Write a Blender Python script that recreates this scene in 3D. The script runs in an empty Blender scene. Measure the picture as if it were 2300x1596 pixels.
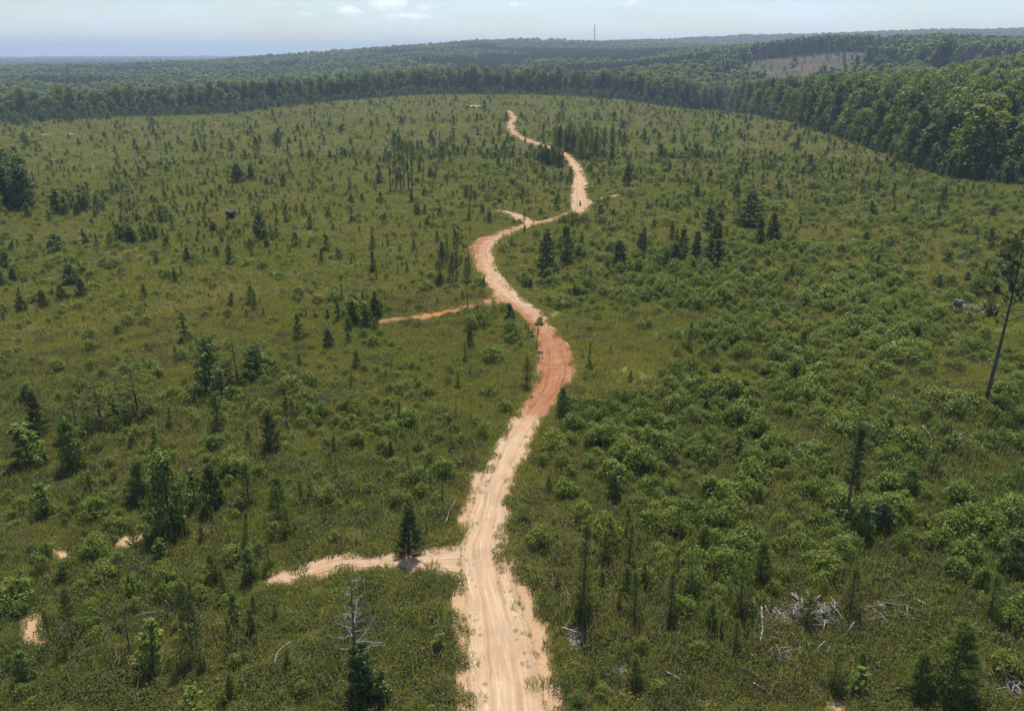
import bpy, math, random
import numpy as np
from mathutils import Vector, Matrix
from mathutils.bvhtree import BVHTree

random.seed(11)
rng = np.random.default_rng(11)
S = bpy.context.scene
COL = S.collection
RAD = math.radians

# ------------------------------------------------------------------ camera, sky, sun, exposure
CAM_H, PITCH, F = 38.0, RAD(21.0), 1771.0        # focal length in units of a 2300-px wide picture
cam = bpy.data.cameras.new('camera'); cam_ob = bpy.data.objects.new('camera', cam); COL.objects.link(cam_ob)
cam.sensor_fit = 'HORIZONTAL'; cam.sensor_width = 36.0; cam.lens = 36.0 * F / 2300.0
cam.clip_start = 0.5; cam.clip_end = 40000
cam_ob.location = (0, 0, CAM_H); cam_ob.rotation_euler = (RAD(90) - PITCH, 0, 0)
S.camera = cam_ob

SUN_EL = RAD(63); SUN_AZ = RAD(4)                # ahead of the camera, high
sun = bpy.data.lights.new('sun', 'SUN'); sun.energy = 3.6; sun.angle = RAD(0.55); sun.color = (1.0, 0.94, 0.85)
sun_ob = bpy.data.objects.new('sun', sun); COL.objects.link(sun_ob)
sdir = Vector((math.sin(SUN_AZ) * math.cos(SUN_EL), math.cos(SUN_AZ) * math.cos(SUN_EL), math.sin(SUN_EL)))
sun_ob.rotation_euler = sdir.to_track_quat('Z', 'Y').to_euler()
sun_ob.location = (0, 0, 300)

S.view_settings.view_transform = 'Standard'; S.view_settings.look = 'None'
S.view_settings.gamma = 1.0; S.view_settings.use_curve_mapping = False
S.view_settings.exposure = 0.90
S.render.engine = 'CYCLES'
S.cycles.max_bounces = 6; S.cycles.diffuse_bounces = 2; S.cycles.glossy_bounces = 1
S.cycles.transmission_bounces = 2; S.cycles.volume_bounces = 0; S.cycles.transparent_max_bounces = 4
S.cycles.caustics_reflective = False; S.cycles.caustics_refractive = False
S.cycles.use_denoising = True
S.cycles.sample_clamp_indirect = 4.0

W = bpy.data.worlds.new('World'); S.world = W; W.use_nodes = True
nt = W.node_tree; nt.nodes.clear()
def N(tree, typ, **kw):
    n = tree.nodes.new(typ)
    for k, v in kw.items(): setattr(n, k, v)
    return n
sky = N(nt, 'ShaderNodeTexSky', sky_type='NISHITA')
sky.sun_disc = False; sky.sun_elevation = SUN_EL; sky.sun_rotation = SUN_AZ
sky.air_density = 1.0; sky.dust_density = 0.5; sky.ozone_density = 3.0; sky.altitude = 150
bg = N(nt, 'ShaderNodeBackground'); bg.inputs['Strength'].default_value = 0.0655
wo = N(nt, 'ShaderNodeOutputWorld')
tc = N(nt, 'ShaderNodeTexCoord')
sep = N(nt, 'ShaderNodeSeparateXYZ'); nt.links.new(tc.outputs['Generated'], sep.inputs[0])
def wmath(op, a, b=None, c=None, clamp=False):
    n = N(nt, 'ShaderNodeMath', operation=op); n.use_clamp = clamp
    for i, x in enumerate((a, b, c)):
        if x is None: continue
        if isinstance(x, (int, float)): n.inputs[i].default_value = x
        else: nt.links.new(x, n.inputs[i])
    return n.outputs[0]
# thin high veil: stretched noise, everywhere in the sky
mp = N(nt, 'ShaderNodeMapping'); mp.inputs['Scale'].default_value = (2.2, 2.2, 13.0)
nt.links.new(tc.outputs['Generated'], mp.inputs['Vector'])
nz = N(nt, 'ShaderNodeTexNoise'); nz.inputs['Scale'].default_value = 2.0; nz.inputs['Detail'].default_value = 7; nz.inputs['Roughness'].default_value = 0.6
nt.links.new(mp.outputs[0], nz.inputs['Vector'])
veil = wmath('MULTIPLY', wmath('SUBTRACT', nz.outputs['Fac'], 0.38, clamp=True), 1.7, clamp=True)
# fair weather cumulus: puffs low over the horizon; the cluster seen here is one of them
mp2 = N(nt, 'ShaderNodeMapping'); mp2.inputs['Scale'].default_value = (48, 48, 78)
nt.links.new(tc.outputs['Generated'], mp2.inputs['Vector'])
nz2 = N(nt, 'ShaderNodeTexNoise'); nz2.inputs['Scale'].default_value = 1.0; nz2.inputs['Detail'].default_value = 9; nz2.inputs['Roughness'].default_value = 0.58
nt.links.new(mp2.outputs[0], nz2.inputs['Vector'])
def puff(u, v, wu, wv):                       # a cloud at a compass bearing and height: direction (u, v) of the design view
    az = math.atan((u - 1150) / 1897.0); el = math.atan((118 - v) / 1897.0)
    ax = N(nt, 'ShaderNodeMath', operation='ARCTAN2'); nt.links.new(sep.outputs['X'], ax.inputs[0]); nt.links.new(sep.outputs['Y'], ax.inputs[1])
    dx = wmath('DIVIDE', wmath('SUBTRACT', ax.outputs[0], az), wu / 1897.0)
    dy = wmath('DIVIDE', wmath('SUBTRACT', sep.outputs['Z'], math.sin(el)), wv / 1897.0)
    r2 = wmath('ADD', wmath('MULTIPLY', dx, dx), wmath('MULTIPLY', dy, dy))
    return wmath('POWER', 2.718, wmath('MULTIPLY', r2, -1.0))
tot = None
for a in [(880, 18, 62, 30), (795, 32, 45, 13), (960, 28, 40, 15), (930, 42, 90, 8), (1160, 18, 26, 9), (1425, 14, 36, 14), (695, 42, 34, 6), (1990, 6, 60, 10), (5, 16, 30, 9),
          (2700, -60, 120, 30), (-500, -120, 160, 40), (1500, -420, 260, 60), (400, -600, 240, 70), (5200, 20, 120, 20), (-3200, 30, 120, 20)]:
    p = puff(*a); tot = p if tot is None else wmath('MAXIMUM', tot, p)
cum = wmath('SUBTRACT', wmath('ADD', wmath('MULTIPLY', tot, 0.62), wmath('MULTIPLY', wmath('SUBTRACT', nz2.outputs['Fac'], 0.5), 2.0)), 0.30)
cum = wmath('MULTIPLY', cum, 2.0, clamp=True)
cum = wmath('MULTIPLY', cum, 0.6)
mix1 = N(nt, 'ShaderNodeMix', data_type='RGBA'); nt.links.new(wmath('MULTIPLY', veil, 0.75), mix1.inputs['Factor'])
nt.links.new(sky.outputs[0], mix1.inputs['A']); mix1.inputs['B'].default_value = (7.8, 9.1, 12.0, 1)
mix2 = N(nt, 'ShaderNodeMix', data_type='RGBA'); nt.links.new(cum, mix2.inputs['Factor'])
nt.links.new(mix1.outputs['Result'], mix2.inputs['A']); mix2.inputs['B'].default_value = (10.8, 11.1, 11.6, 1)
nt.links.new(mix2.outputs['Result'], bg.inputs['Color']); nt.links.new(bg.outputs[0], wo.inputs['Surface'])

# ------------------------------------------------------------------ projection helpers (design view <-> place)
cp, sp = math.cos(PITCH), math.sin(PITCH)
def project(P):
    P = np.atleast_2d(P); x = P[:, 0]; y = P[:, 1]; z = P[:, 2] - CAM_H
    a = y * cp - z * sp; b = y * sp + z * cp
    a = np.where(a < 1e-3, 1e-3, a)
    return 1150 + F * x / a, 798 - F * b / a, a

# ------------------------------------------------------------------ noise
def perlin(x, y, seed=0):
    x = np.asarray(x, float); y = np.asarray(y, float)
    xi = np.floor(x).astype(np.int64); yi = np.floor(y).astype(np.int64); xf = x - xi; yf = y - yi
    def g(ix, iy):
        h = (ix * 374761393 + iy * 668265263 + seed * 144665) & 0x7fffffff
        h = ((h ^ (h >> 13)) * 1274126177) & 0x7fffffff
        a = (h ^ (h >> 16)) % 6283 / 1000.0
        return np.cos(a), np.sin(a)
    def d(ix, iy, fx, fy):
        gx, gy = g(ix, iy); return gx * fx + gy * fy
    s = xf * xf * xf * (xf * (xf * 6 - 15) + 10); t = yf * yf * yf * (yf * (yf * 6 - 15) + 10)
    a = d(xi, yi, xf, yf); b = d(xi + 1, yi, xf - 1, yf); c = d(xi, yi + 1, xf, yf - 1); e = d(xi + 1, yi + 1, xf - 1, yf - 1)
    return (a + s * (b - a) + t * ((c + s * (e - c)) - (a + s * (b - a)))) * 1.4

# ------------------------------------------------------------------ terrain
def zc(u, v, R, can):                          # ground height whose tree tops (can metres) rise to picture row v at range R
    return CAM_H + R * (118 - v) / math.hypot(1897, u - 1150) - can
RR = [0, 60, 100, 200, 300, 400, 500, 600, 700, 800, 900, 1000, 1300, 1700, 2200, 3000, 4000, 6000, 9000, 12500]
TAB = {
 -600: [0, -1.5, -1.5, -1.5, -1.5, -2, -3, -6, -9, -28, -30, -28, -20, -14, -19, -28, -22, -19, -18, -18],
 0:    [0, -1.5, -1.5, -1.5, -1.5, -2, -3, -6, -9, -28, -30, -28, -20, -14, zc(0, 148, 2200, 20), -28, -22, -19, -18, -18],
 300:  [0, -.6, -.6, -.8, -1, -2, -3, -5, -7, -26, -29, -27, -20, -13, zc(300, 142, 2200, 20), -25, -20, -18, -16, -18],
 500:  [0, 0, 0, 0, 0, -1, -2, -4, -6.5, -25, -28, -26, -18, -9, zc(500, 133, 2200, 20), -15, -18, -18, -14, -18],
 700:  [0, 0, 0, 0, 0, 0, 0, .6, .5, -15, -21, -21, -14, -2, zc(700, 120, 2200, 20), 2, -10, -16, -16, -18],
 900:  [0, 0, 0, 0, 0, .3, .8, 1.8, 3.4, -1, -12, -16, -7, 10, zc(900, 107, 2200, 20), zc(900, 104, 3000, 20), 20, -5, -16, -18],
 1000: [0, 0, 0, 0, 0, .3, 1, 2.5, 4, 0, -11, -14, -5, 11, zc(1000, 104, 2200, 20), zc(1000, 97, 3000, 20), 30, -5, -16, -18],
 1150: [0, 0, 0, 0, 0, .5, 1.5, 3, 4, 0, -8, -12, -4, 11, zc(1150, 108, 2200, 20), zc(1150, 87, 3000, 20), 40, -5, -16, -18],
 1400: [0, 0, 0, 0, 0, 0, 1, 2, 1, -4, -6, -6, 2, 14, 28, zc(1400, 97, 3000, 20), zc(1400, 92, 4000, 20), 10, -10, -18],
 1600: [0, 0, 0, 0, 0, 0, 0, -3, -9, -14, -12, -2, 18, 26, 32, 45, zc(1600, 84, 4000, 20), 20, -10, -18],
 1850: [0, 0, 0, 0, 0, 0, 0, -5, -12, -16, -10, 6, 41, 37, 34, 45, zc(1850, 76, 4000, 20), 30, -10, -18],
 2100: [0, 0, 0, 0, 0, 2, 3, 2, -1, 1, 9, 19, 39, 36, 38, 50, zc(2100, 68, 4000, 20), 30, -10, -18],
 2300: [0, 0, 0, 0, 0, 3, 7, 9, 11, 14, 18, 22, 34, 36, 40, 50, zc(2300, 66, 4000, 20), 30, -10, -18],
 2900: [0, 0, 0, 0, 2, 6, 10, 14, 17, 20, 22, 24, 34, 36, 40, 50, 75, 30, -10, -18],
}
us = sorted(TAB); azc = np.array([math.atan((u - 1150) / 1897.0) for u in us])
AZG = np.linspace(-1.0, 1.0, 241); SG = np.linspace(math.log(60), math.log(12700), 260); RG = np.exp(SG) - 60
tmp = np.array([np.interp(RG, RR, TAB[u]) for u in us])
G = np.array([np.interp(AZG, azc, tmp[:, j]) for j in range(len(RG))]).T
def blur(A, n, ax):
    k = np.exp(-np.linspace(-2, 2, 2 * n + 1) ** 2); k /= k.sum()
    P = np.pad(A, [(n, n) if i == ax else (0, 0) for i in (0, 1)], mode='edge')
    return np.apply_along_axis(lambda r: np.convolve(r, k, 'valid'), ax, P)
G = blur(blur(G, 5, 0), 4, 1)
ROADMAP = {}
def smooth_h(x, y):
    x = np.asarray(x, float); y = np.asarray(y, float)
    R = np.hypot(x, y); az = np.clip(np.arctan2(x, y), -1, 1)
    i = (az + 1) / 2 * 240; j = (np.log(np.clip(R, 0, 12600) + 60) - SG[0]) / (SG[1] - SG[0])
    i0 = np.clip(i.astype(int), 0, 239); j0 = np.clip(j.astype(int), 0, 258); a = np.clip(i - i0, 0, 1); b = np.clip(j - j0, 0, 1)
    z = (G[i0, j0] * (1 - a) + G[i0 + 1, j0] * a) * (1 - b) + (G[i0, j0 + 1] * (1 - a) + G[i0 + 1, j0 + 1] * a) * b
    z = z + perlin(x / 55, y / 55, 3) * 0.9 * np.clip((R - 20) / 50, 0, 1) + perlin(x / 160, y / 160, 4) * np.clip((R - 900) / 600, 0, 1) * 5
    z = z + perlin(x / 420, y / 420, 6) * np.clip((R - 2600) / 2500, 0, 1) * 9
    return z
MX0, MX1, MY0, MY1, MS = -170.0, 150.0, 20.0, 720.0, 0.4
mnx, mny = int((MX1 - MX0) / MS), int((MY1 - MY0) / MS)
DIST = np.full((mnx, mny), 9.0, np.float32)      # distance to the edge of the nearest track
def road_d(x, y):
    i = ((np.asarray(x) - MX0) / MS).astype(int); j = ((np.asarray(y) - MY0) / MS).astype(int)
    ok = (i >= 0) & (i < mnx) & (j >= 0) & (j < mny)
    return np.where(ok, DIST[np.clip(i, 0, mnx - 1), np.clip(j, 0, mny - 1)], 9.0)
def H(x, y):
    x = np.asarray(x, float); y = np.asarray(y, float); R = np.hypot(x, y)
    z = smooth_h(x, y)
    d = road_d(x, y)
    off = np.clip((d + 0.2) / 2.5, 0, 1)         # small lumps die out on the tracks
    z = z + off * perlin(x / 9, y / 9, 5) * 0.28 * np.clip((330 - R) / 150, 0, 1)
    z = z + off * perlin(x / 2.3, y / 2.3, 8) * 0.10 * np.clip((130 - R) / 60, 0, 1)
    z = z - (1 - np.clip((d + 0.6) / 1.6, 0, 1)) * 0.18
    return z
def ground(u, v):                               # the point of the ground seen at (u, v) of the design view
    dx = (u - 1150) / F; dy = -(v - 798) / F
    d = np.array([dx, cp + sp * dy, -sp + cp * dy]); d /= np.linalg.norm(d)
    t = np.concatenate([np.linspace(20, 200, 500), np.linspace(200.5, 1500, 1800), np.linspace(1502, 12000, 2000)])
    x = d[0] * t; y = d[1] * t; z = CAM_H + d[2] * t - smooth_h(x, y)
    k = np.argmax(z < 0)
    if z[k] >= 0: k = len(t) - 1
    tt = t[k - 1] + (t[k] - t[k - 1]) * z[k - 1] / max(1e-6, z[k - 1] - z[k])
    return np.array([d[0] * tt, d[1] * tt])
def height_to(u, v, vtop):                      # base point, and the height that rises to row vtop
    p = ground(u, v); z = float(H(p[0], p[1]))
    a = p[1] * cp - (z - CAM_H) * sp; b = p[1] * sp + (z - CAM_H) * cp; t = (798 - vtop) / F
    return p, z, (t * a - b) / (cp + t * sp)

# ------------------------------------------------------------------ tracks (centre line in the design view, half width in metres)
ROAD = [(1160, 2300, 2.6), (1155, 1900, 2.6), (1150, 1700, 2.6), (1140, 1596, 2.55), (1130, 1500, 2.4), (1116, 1400, 2.25), (1095, 1300, 2.0), (1083, 1240, 1.9), (1088, 1200, 1.75), (1098, 1150, 1.65),
 (1108, 1100, 1.6), (1127, 1050, 1.65), (1151, 1000, 1.8), (1181, 950, 1.85), (1203, 920, 1.9), (1231, 880, 2.2), (1246, 850, 2.6), (1250, 820, 2.6), (1243, 780, 2.3), (1213, 731, 1.9),
 (1185, 698, 2.0), (1140, 665, 2.1), (1111, 631, 2.1), (1091, 598, 2.2), (1081, 565, 2.4), (1086, 548, 2.3), (1106, 533, 2.1), (1135, 523, 2.0), (1165, 512, 1.9), (1196, 504, 1.8), (1236, 496, 1.7),
 (1275, 485, 1.9), (1301, 471, 2.5), (1304, 452, 2.6), (1301, 433, 2.4), (1302, 402, 2.1), (1297, 383, 2.0), (1287, 366, 2.0), (1272, 351, 2.0), (1250, 339, 2.0), (1212, 325, 2.0), (1180, 313, 2.0),
 (1162, 306, 2.1), (1150, 293, 2.2), (1147, 280, 2.2), (1154, 267, 2.1), (1148, 257, 2.1), (1138, 249, 1.8)]
SPURS = [
 [(1075, 1236, 1.5), (1040, 1241, 1.35), (1000, 1246, 1.0), (930, 1257, .95), (860, 1256, .85), (780, 1259, .8), (715, 1272, .7), (660, 1292, .6), (605, 1304, .45)],
 [(1060, 1272, 1.2), (1020, 1268, .9), (960, 1268, .8), (900, 1266, .5)],
 [(1130, 668, 1.6), (1105, 678, 1.5), (1078, 685, 1.1), (1040, 693, .9), (1000, 701, .8), (960, 709, .9), (920, 716, .9), (880, 719, .8), (842, 723, .5)],
 [(1200, 503, 1.6), (1182, 497, 1.6), (1165, 487, 1.4), (1148, 480, 1.2), (1118, 472, .7)],
 [(1315, 460, 1.4), (1332, 453, 1.0), (1350, 447, .6), (1370, 442, .5), (1392, 437, .45)],
 [(12, 301, 1.6), (40, 302, 2.2), (80, 303, 2.0), (120, 302, 2.2), (148, 301, 2.8), (165, 303, 1.6)],
]
RED_V = [(2300, .0), (1000, .03), (955, .12), (925, .75), (880, .95), (800, .92), (745, .85), (715, .6), (690, .5), (662, .32), (630, .25), (600, .4), (565, .6), (545, .6), (515, .4), (490, .32), (450, .24), (400, .18), (345, .3), (310, .5), (270, .35), (249, .3)]
def catmull(P, step):
    P = np.array(P); out = []
    Q = np.vstack([2 * P[0] - P[1], P, 2 * P[-1] - P[-2]])
    for i in range(1, len(Q) - 2):
        p0, p1, p2, p3 = Q[i - 1], Q[i], Q[i + 1], Q[i + 2]
        n = max(2, int(np.linalg.norm((p2 - p1)[:2]) / step))
        t = np.linspace(0, 1, n, endpoint=False)[:, None]
        out.append(.5 * ((2 * p1) + (p2 - p0) * t + (2 * p0 - 5 * p1 + 4 * p2 - p3) * t * t + (3 * p1 - p0 - 3 * p2 + p3) * t ** 3))
    return np.vstack(out + [P[-1:]])
def path_of(lst, step):
    P = []
    for u, v, w in lst:
        w = w * .9; g = ground(u, v); red = np.interp(-v, [-a for a, _ in RED_V], [b for _, b in RED_V]); P.append((g[0], g[1], w, red))
    return catmull(P, step)
MAIN = path_of(ROAD, 0.45)
SPP = [path_of(s, 0.5) for s in SPURS]
for k, f in ((2, 1.6), (3, 1.4), (4, 1.5), (0, 1.15)): SPP[k][:, 2] *= f
for path in [MAIN] + SPP:
    for x, y, w, _ in path[::2]:
        i0, i1 = int((x - 9 - MX0) / MS), int((x + 9 - MX0) / MS); j0, j1 = int((y - 9 - MY0) / MS), int((y + 9 - MY0) / MS)
        i0, i1, j0, j1 = max(0, i0), min(mnx, i1), max(0, j0), min(mny, j1)
        if i1 <= i0 or j1 <= j0: continue
        gx = MX0 + (np.arange(i0, i1) + .5) * MS; gy = MY0 + (np.arange(j0, j1) + .5) * MS
        d = np.hypot(gx[:, None] - x, gy[None] - y) - w
        DIST[i0:i1, j0:j1] = np.minimum(DIST[i0:i1, j0:j1], d)

# edge of the standing woods, as a range for each bearing
EDGE_UV = []
EDGE_UV2 = [(1616, 247), (1700, 261), (1800, 281), (1866, 300), (1933, 326), (2033, 366), (2133, 396), (2300, 410), (2450, 440), (2700, 560)]
ea, er = [], []
for u, v in EDGE_UV:
    g = ground(u, v); ea.append(math.atan2(g[0], g[1])); er.append(math.hypot(*g))
for u, R in [(-500, 690), (0, 700), (200, 700), (400, 695), (583, 690), (667, 715), (760, 730), (900, 765), (1000, 780), (1150, 790), (1300, 770), (1400, 735), (1500, 680)]:
    ea.append(math.atan((u - 1150) / 1897)); er.append(R)
for u, v in EDGE_UV2:
    g = ground(u, v); ea.append(math.atan2(g[0], g[1])); er.append(math.hypot(*g))
o = np.argsort(ea); ea = np.array(ea)[o]; er = np.array(er)[o]
def edge_R(az): return np.interp(az, ea, er)
def clearcut(x, y):                             # logged hillside beyond the woods
    R = np.hypot(x, y); az = np.arctan2(x, y); u = 1150 + 1897 * np.tan(az)
    n = perlin(x / 70, y / 70, 21)
    a = np.clip((np.minimum(u - 1600, 2060 - u) / 60 + n * 2.4), 0, 1) * np.clip((R - 920) / 50 + n * 2, 0, 1) * np.clip((1325 - R) / 40 + n, 0, 1)
    b = np.clip((np.minimum(u - 2060, 2400 - u) / 40 + n * 1.2), 0, 1) * np.clip((R - 760) / 40 + n, 0, 1) * np.clip((1080 - R) / 40 + n, 0, 1) * .8
    c = np.clip((np.minimum(u - 1380, 1660 - u) / 40 + n * 1.2), 0, 1) * np.clip((R - 1230) / 30 + n, 0, 1) * np.clip((1340 - R) / 30 + n, 0, 1) * .0
    return np.maximum(np.maximum(a, b), c)

# bare soil / chip patches on the field (u, v, radius along u, radius along v, tilt, kind)
PATCH = [(2135, 852, 110, 22, 0, 'l'), (2250, 745, 70, 40, .3, 'l'), (1440, 835, 120, 42, 0, 'l'), (1530, 740, 60, 14, 0, 'l'), (1000, 900, 40, 20, 0, 'l'), (1240, 700, 20, 30, -.6, 'l'), (1330, 890, 24, 12, 0, 'l'), (500, 440, 110, 9, 0, 'd'), (350, 570, 90, 12, 0, 'd'), (640, 690, 60, 12, 0, 'd'), (720, 1080, 70, 20, -.3, 'd'), (1950, 555, 140, 12, 0, 'd'), (1560, 470, 90, 8, 0, 'd'), (1340, 1530, 70, 30, 0, 'd'),
 (310, 1207, 42, 9, -.32, 's'), (285, 1222, 40, 7, -.25, 's'), (80, 1412, 26, 26, 0, 's'), (72, 1440, 14, 14, 0, 's'), (455, 1190, 22, 9, -.3, 's'), (130, 1242, 16, 9, 0, 's'), (1062, 1090, 14, 30, .35, 's'), (1046, 1150, 12, 30, .3, 's'),
 (700, 1290, 50, 8, -.15, 's'), (640, 1302, 40, 7, -.1, 's'), (1040, 1290, 22, 10, 0, 's'), (1030, 1360, 12, 60, 0, 's'), (1040, 1500, 12, 80, 0, 's'), (1190, 1370, 22, 60, -.25, 's'), (1215, 1470, 22, 70, -.1, 's'), (1236, 1570, 20, 50, 0, 's'), (1150, 1290, 16, 30, -.1, 's'),
 (510, 1400, 20, 6, 0, 's'), (365, 770, 10, 3, 0, 's'), (1580, 1570, 14, 12, 0, 's'), (1880, 1590, 20, 14, 0, 's'), (1068, 238, 13, 1.2, 0, 's'), (860, 720, 20, 4, 0, 's'),
 (390, 250, 14, 2, 0, 's'), (420, 1022, 40, 8, -.2, 'd'), (560, 1040, 30, 8, -.1, 'd'),
 (1372, 1340, 26, 26, 0, 'm'), (1740, 1385, 60, 30, 0, 'm'), (1830, 1400, 50, 30, 0, 'm'), (1480, 1370, 30, 16, 0, 'm'), (1990, 1380, 40, 14, 0, 'm'), (1280, 1340, 24, 30, 0, 'm'), (1300, 1430, 22, 30, 0, 'm'), (1390, 1510, 30, 18, 0, 'm'), (2060, 1380, 40, 14, 0, 'm'), (2260, 1550, 30, 16, 0, 'm'),
 (2230, 1010, 60, 26, .3, 'd'), (2040, 930, 30, 14, 0, 'd'), (2260, 1060, 50, 30, .3, 'd'), (1880, 745, 12, 6, 0, 'm'), (2145, 765, 14, 8, 0, 'm'), (2180, 690, 40, 8, .2, 'm')]
def patches(u, v, kind):
    m = np.zeros_like(u)
    for pu, pv, ru, rv, t, k in PATCH:
        if k != kind: continue
        if k == 's': ru, rv = ru * 1.25, rv * 1.45
        du = (u - pu) * math.cos(t) + (v - pv) * math.sin(t); dv = -(u - pu) * math.sin(t) + (v - pv) * math.cos(t)
        m = np.maximum(m, np.exp(-((du / ru) ** 2 + (dv / rv) ** 2)))
    return m

# ------------------------------------------------------------------ materials
def mat(name):
    m = bpy.data.materials.new(name); m.use_nodes = True; m.node_tree.nodes.clear(); return m
def link(m, a, b): m.node_tree.links.new(a, b)
def mth(m, op, a, b=None, c=None, clamp=False):
    n = N(m.node_tree, 'ShaderNodeMath', operation=op); n.use_clamp = clamp
    for i, x in enumerate((a, b, c)):
        if x is None: continue
        if isinstance(x, (int, float)): n.inputs[i].default_value = x
        else: link(m, x, n.inputs[i])
    return n.outputs[0]
def mixc(m, f, a, b, mode='MIX'):
    n = N(m.node_tree, 'ShaderNodeMix', data_type='RGBA', blend_type=mode)
    if isinstance(f, (int, float)): n.inputs['Factor'].default_value = f
    else: link(m, f, n.inputs['Factor'])
    for s, x in (('A', a), ('B', b)):
        if isinstance(x, tuple): n.inputs[s].default_value = (*x, 1)
        else: link(m, x, n.inputs[s])
    return n.outputs['Result']
def noise(m, vec, scale, detail=4, rough=.55):
    n = N(m.node_tree, 'ShaderNodeTexNoise'); n.inputs['Scale'].default_value = scale; n.inputs['Detail'].default_value = detail; n.inputs['Roughness'].default_value = rough
    if vec is not None: link(m, vec, n.inputs['Vector'])
    return n.outputs['Fac']
def ramp(m, f, a, b):
    n = N(m.node_tree, 'ShaderNodeMapRange'); n.clamp = True
    link(m, f, n.inputs['Value']); n.inputs['From Min'].default_value = a; n.inputs['From Max'].default_value = b
    return n.outputs['Result']
def attr(m, name):
    n = N(m.node_tree, 'ShaderNodeAttribute'); n.attribute_name = name; return n.outputs['Fac']
def surface(m, col, rough=.8, spec=.2, bump=None, bstr=.3, bdist=.1):
    p = N(m.node_tree, 'ShaderNodeBsdfPrincipled'); o = N(m.node_tree, 'ShaderNodeOutputMaterial')
    if isinstance(col, tuple): p.inputs['Base Color'].default_value = (*col, 1)
    else: link(m, col, p.inputs['Base Color'])
    p.inputs['Roughness'].default_value = rough; p.inputs['Specular IOR Level'].default_value = spec
    if bump is not None:
        b = N(m.node_tree, 'ShaderNodeBump'); b.inputs['Strength'].default_value = bstr; b.inputs['Distance'].default_value = bdist
        link(m, bump, b.inputs['Height']); link(m, b.outputs[0], p.inputs['Normal'])
    link(m, p.outputs[0], o.inputs['Surface']); return p
def leaf_mat(name, a, b, dry=None, dry_amt=0.0, trans=.35, patch=.03, vary=.5):
    """foliage: each leaf, each plant and each stretch of ground has its own tint of green"""
    m = mat(name); t = m.node_tree
    oi = N(t, 'ShaderNodeObjectInfo'); ge = N(t, 'ShaderNodeNewGeometry')
    n = noise(m, oi.outputs['Location'], patch, 3)
    f = mth(m, 'ADD', mth(m, 'MULTIPLY', ge.outputs['Random Per Island'], .45), mth(m, 'MULTIPLY', oi.outputs['Random'], .45))
    f = mth(m, 'ADD', f, mth(m, 'MULTIPLY', mth(m, 'SUBTRACT', n, .5), 1.2), clamp=True)
    c = mixc(m, f, a, b)
    if dry:
        r = mth(m, 'FRACT', mth(m, 'ADD', mth(m, 'MULTIPLY', ge.outputs['Random Per Island'], 7.31), oi.outputs['Random']))
        k = mth(m, 'LESS_THAN', r, mth(m, 'MULTIPLY', ramp(m, n, .35, .65), dry_amt * 2))
        c = mixc(m, k, c, dry)
    br = mth(m, 'ADD', 1 - vary / 2, mth(m, 'MULTIPLY', mth(m, 'FRACT', mth(m, 'ADD', mth(m, 'MULTIPLY', ge.outputs['Random Per Island'], 3.7), mth(m, 'MULTIPLY', oi.outputs['Random'], 5.3))), vary))
    sc = N(t, 'ShaderNodeVectorMath', operation='SCALE'); link(m, c, sc.inputs[0]); link(m, br, sc.inputs['Scale'])
    d = N(t, 'ShaderNodeBsdfPrincipled'); d.inputs['Roughness'].default_value = .55; d.inputs['Specular IOR Level'].default_value = .22
    link(m, sc.outputs[0], d.inputs['Base Color'])
    tr = N(t, 'ShaderNodeBsdfTranslucent'); tc_ = mixc(m, 1.0, sc.outputs[0], (1.5, 1.45, .7), 'MULTIPLY'); link(m, tc_, tr.inputs['Color'])
    ms = N(t, 'ShaderNodeMixShader'); ms.inputs[0].default_value = trans
    link(m, d.outputs[0], ms.inputs[1]); link(m, tr.outputs[0], ms.inputs[2])
    o = N(t, 'ShaderNodeOutputMaterial'); link(m, ms.outputs[0], o.inputs['Surface']); return m

M = {}
M['broad'] = leaf_mat('broadleaf_foliage', (.076, .116, .026), (.150, .195, .042), trans=.27)
M['broad_bright'] = leaf_mat('bright_broadleaf_foliage', (.110, .155, .030), (.205, .250, .048), trans=.38)
M['broad_dark'] = leaf_mat('dark_broadleaf_foliage', (.050, .082, .026), (.090, .128, .034))
M['needle'] = leaf_mat('pine_needles', (.110, .150, .042), (.190, .222, .062), trans=.45)
M['needle_dark'] = leaf_mat('dark_pine_needles', (.044, .068, .028), (.082, .108, .038), trans=.3)
M['shrub'] = leaf_mat('shrub_foliage', (.092, .136, .024), (.215, .250, .048), patch=.025)
M['weed'] = leaf_mat('weed_leaves', (.092, .126, .030), (.205, .215, .052), (.25, .175, .085), .14, trans=.45, patch=.035, vary=.85)
M['bramble'] = leaf_mat('bramble_leaves', (.044, .068, .020), (.105, .126, .032), (.18, .12, .062), .14, trans=.42, patch=.05, vary=.85)
M['grass'] = leaf_mat('grass_blades', (.140, .172, .037), (.242, .250, .067), (.29, .225, .115), .22, trans=.45, patch=.03, vary=.8)
M['dead'] = leaf_mat('dead_brush', (.20, .14, .09), (.30, .22, .15), trans=.2)
def bark_mat(name, a, b, sc=6.0):
    m = mat(name); t = N(m.node_tree, 'ShaderNodeTexCoord'); mp_ = N(m.node_tree, 'ShaderNodeMapping'); mp_.inputs['Scale'].default_value = (1, 1, .18)
    link(m, t.outputs['Object'], mp_.inputs[0]); n = noise(m, mp_.outputs[0], sc, 6, .65)
    surface(m, mixc(m, ramp(m, n, .3, .7), a, b), .9, .1, n, .5, .05); return m
M['bark'] = bark_mat('tree_bark', (.05, .042, .034), (.13, .11, .09))
M['pine_bark'] = bark_mat('pine_bark', (.055, .042, .034), (.15, .115, .09))
M['snag'] = bark_mat('weathered_dead_wood', (.16, .145, .13), (.36, .33, .30))
M['snag_dark'] = bark_mat('dark_dead_wood', (.05, .045, .04), (.14, .125, .11))
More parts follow.
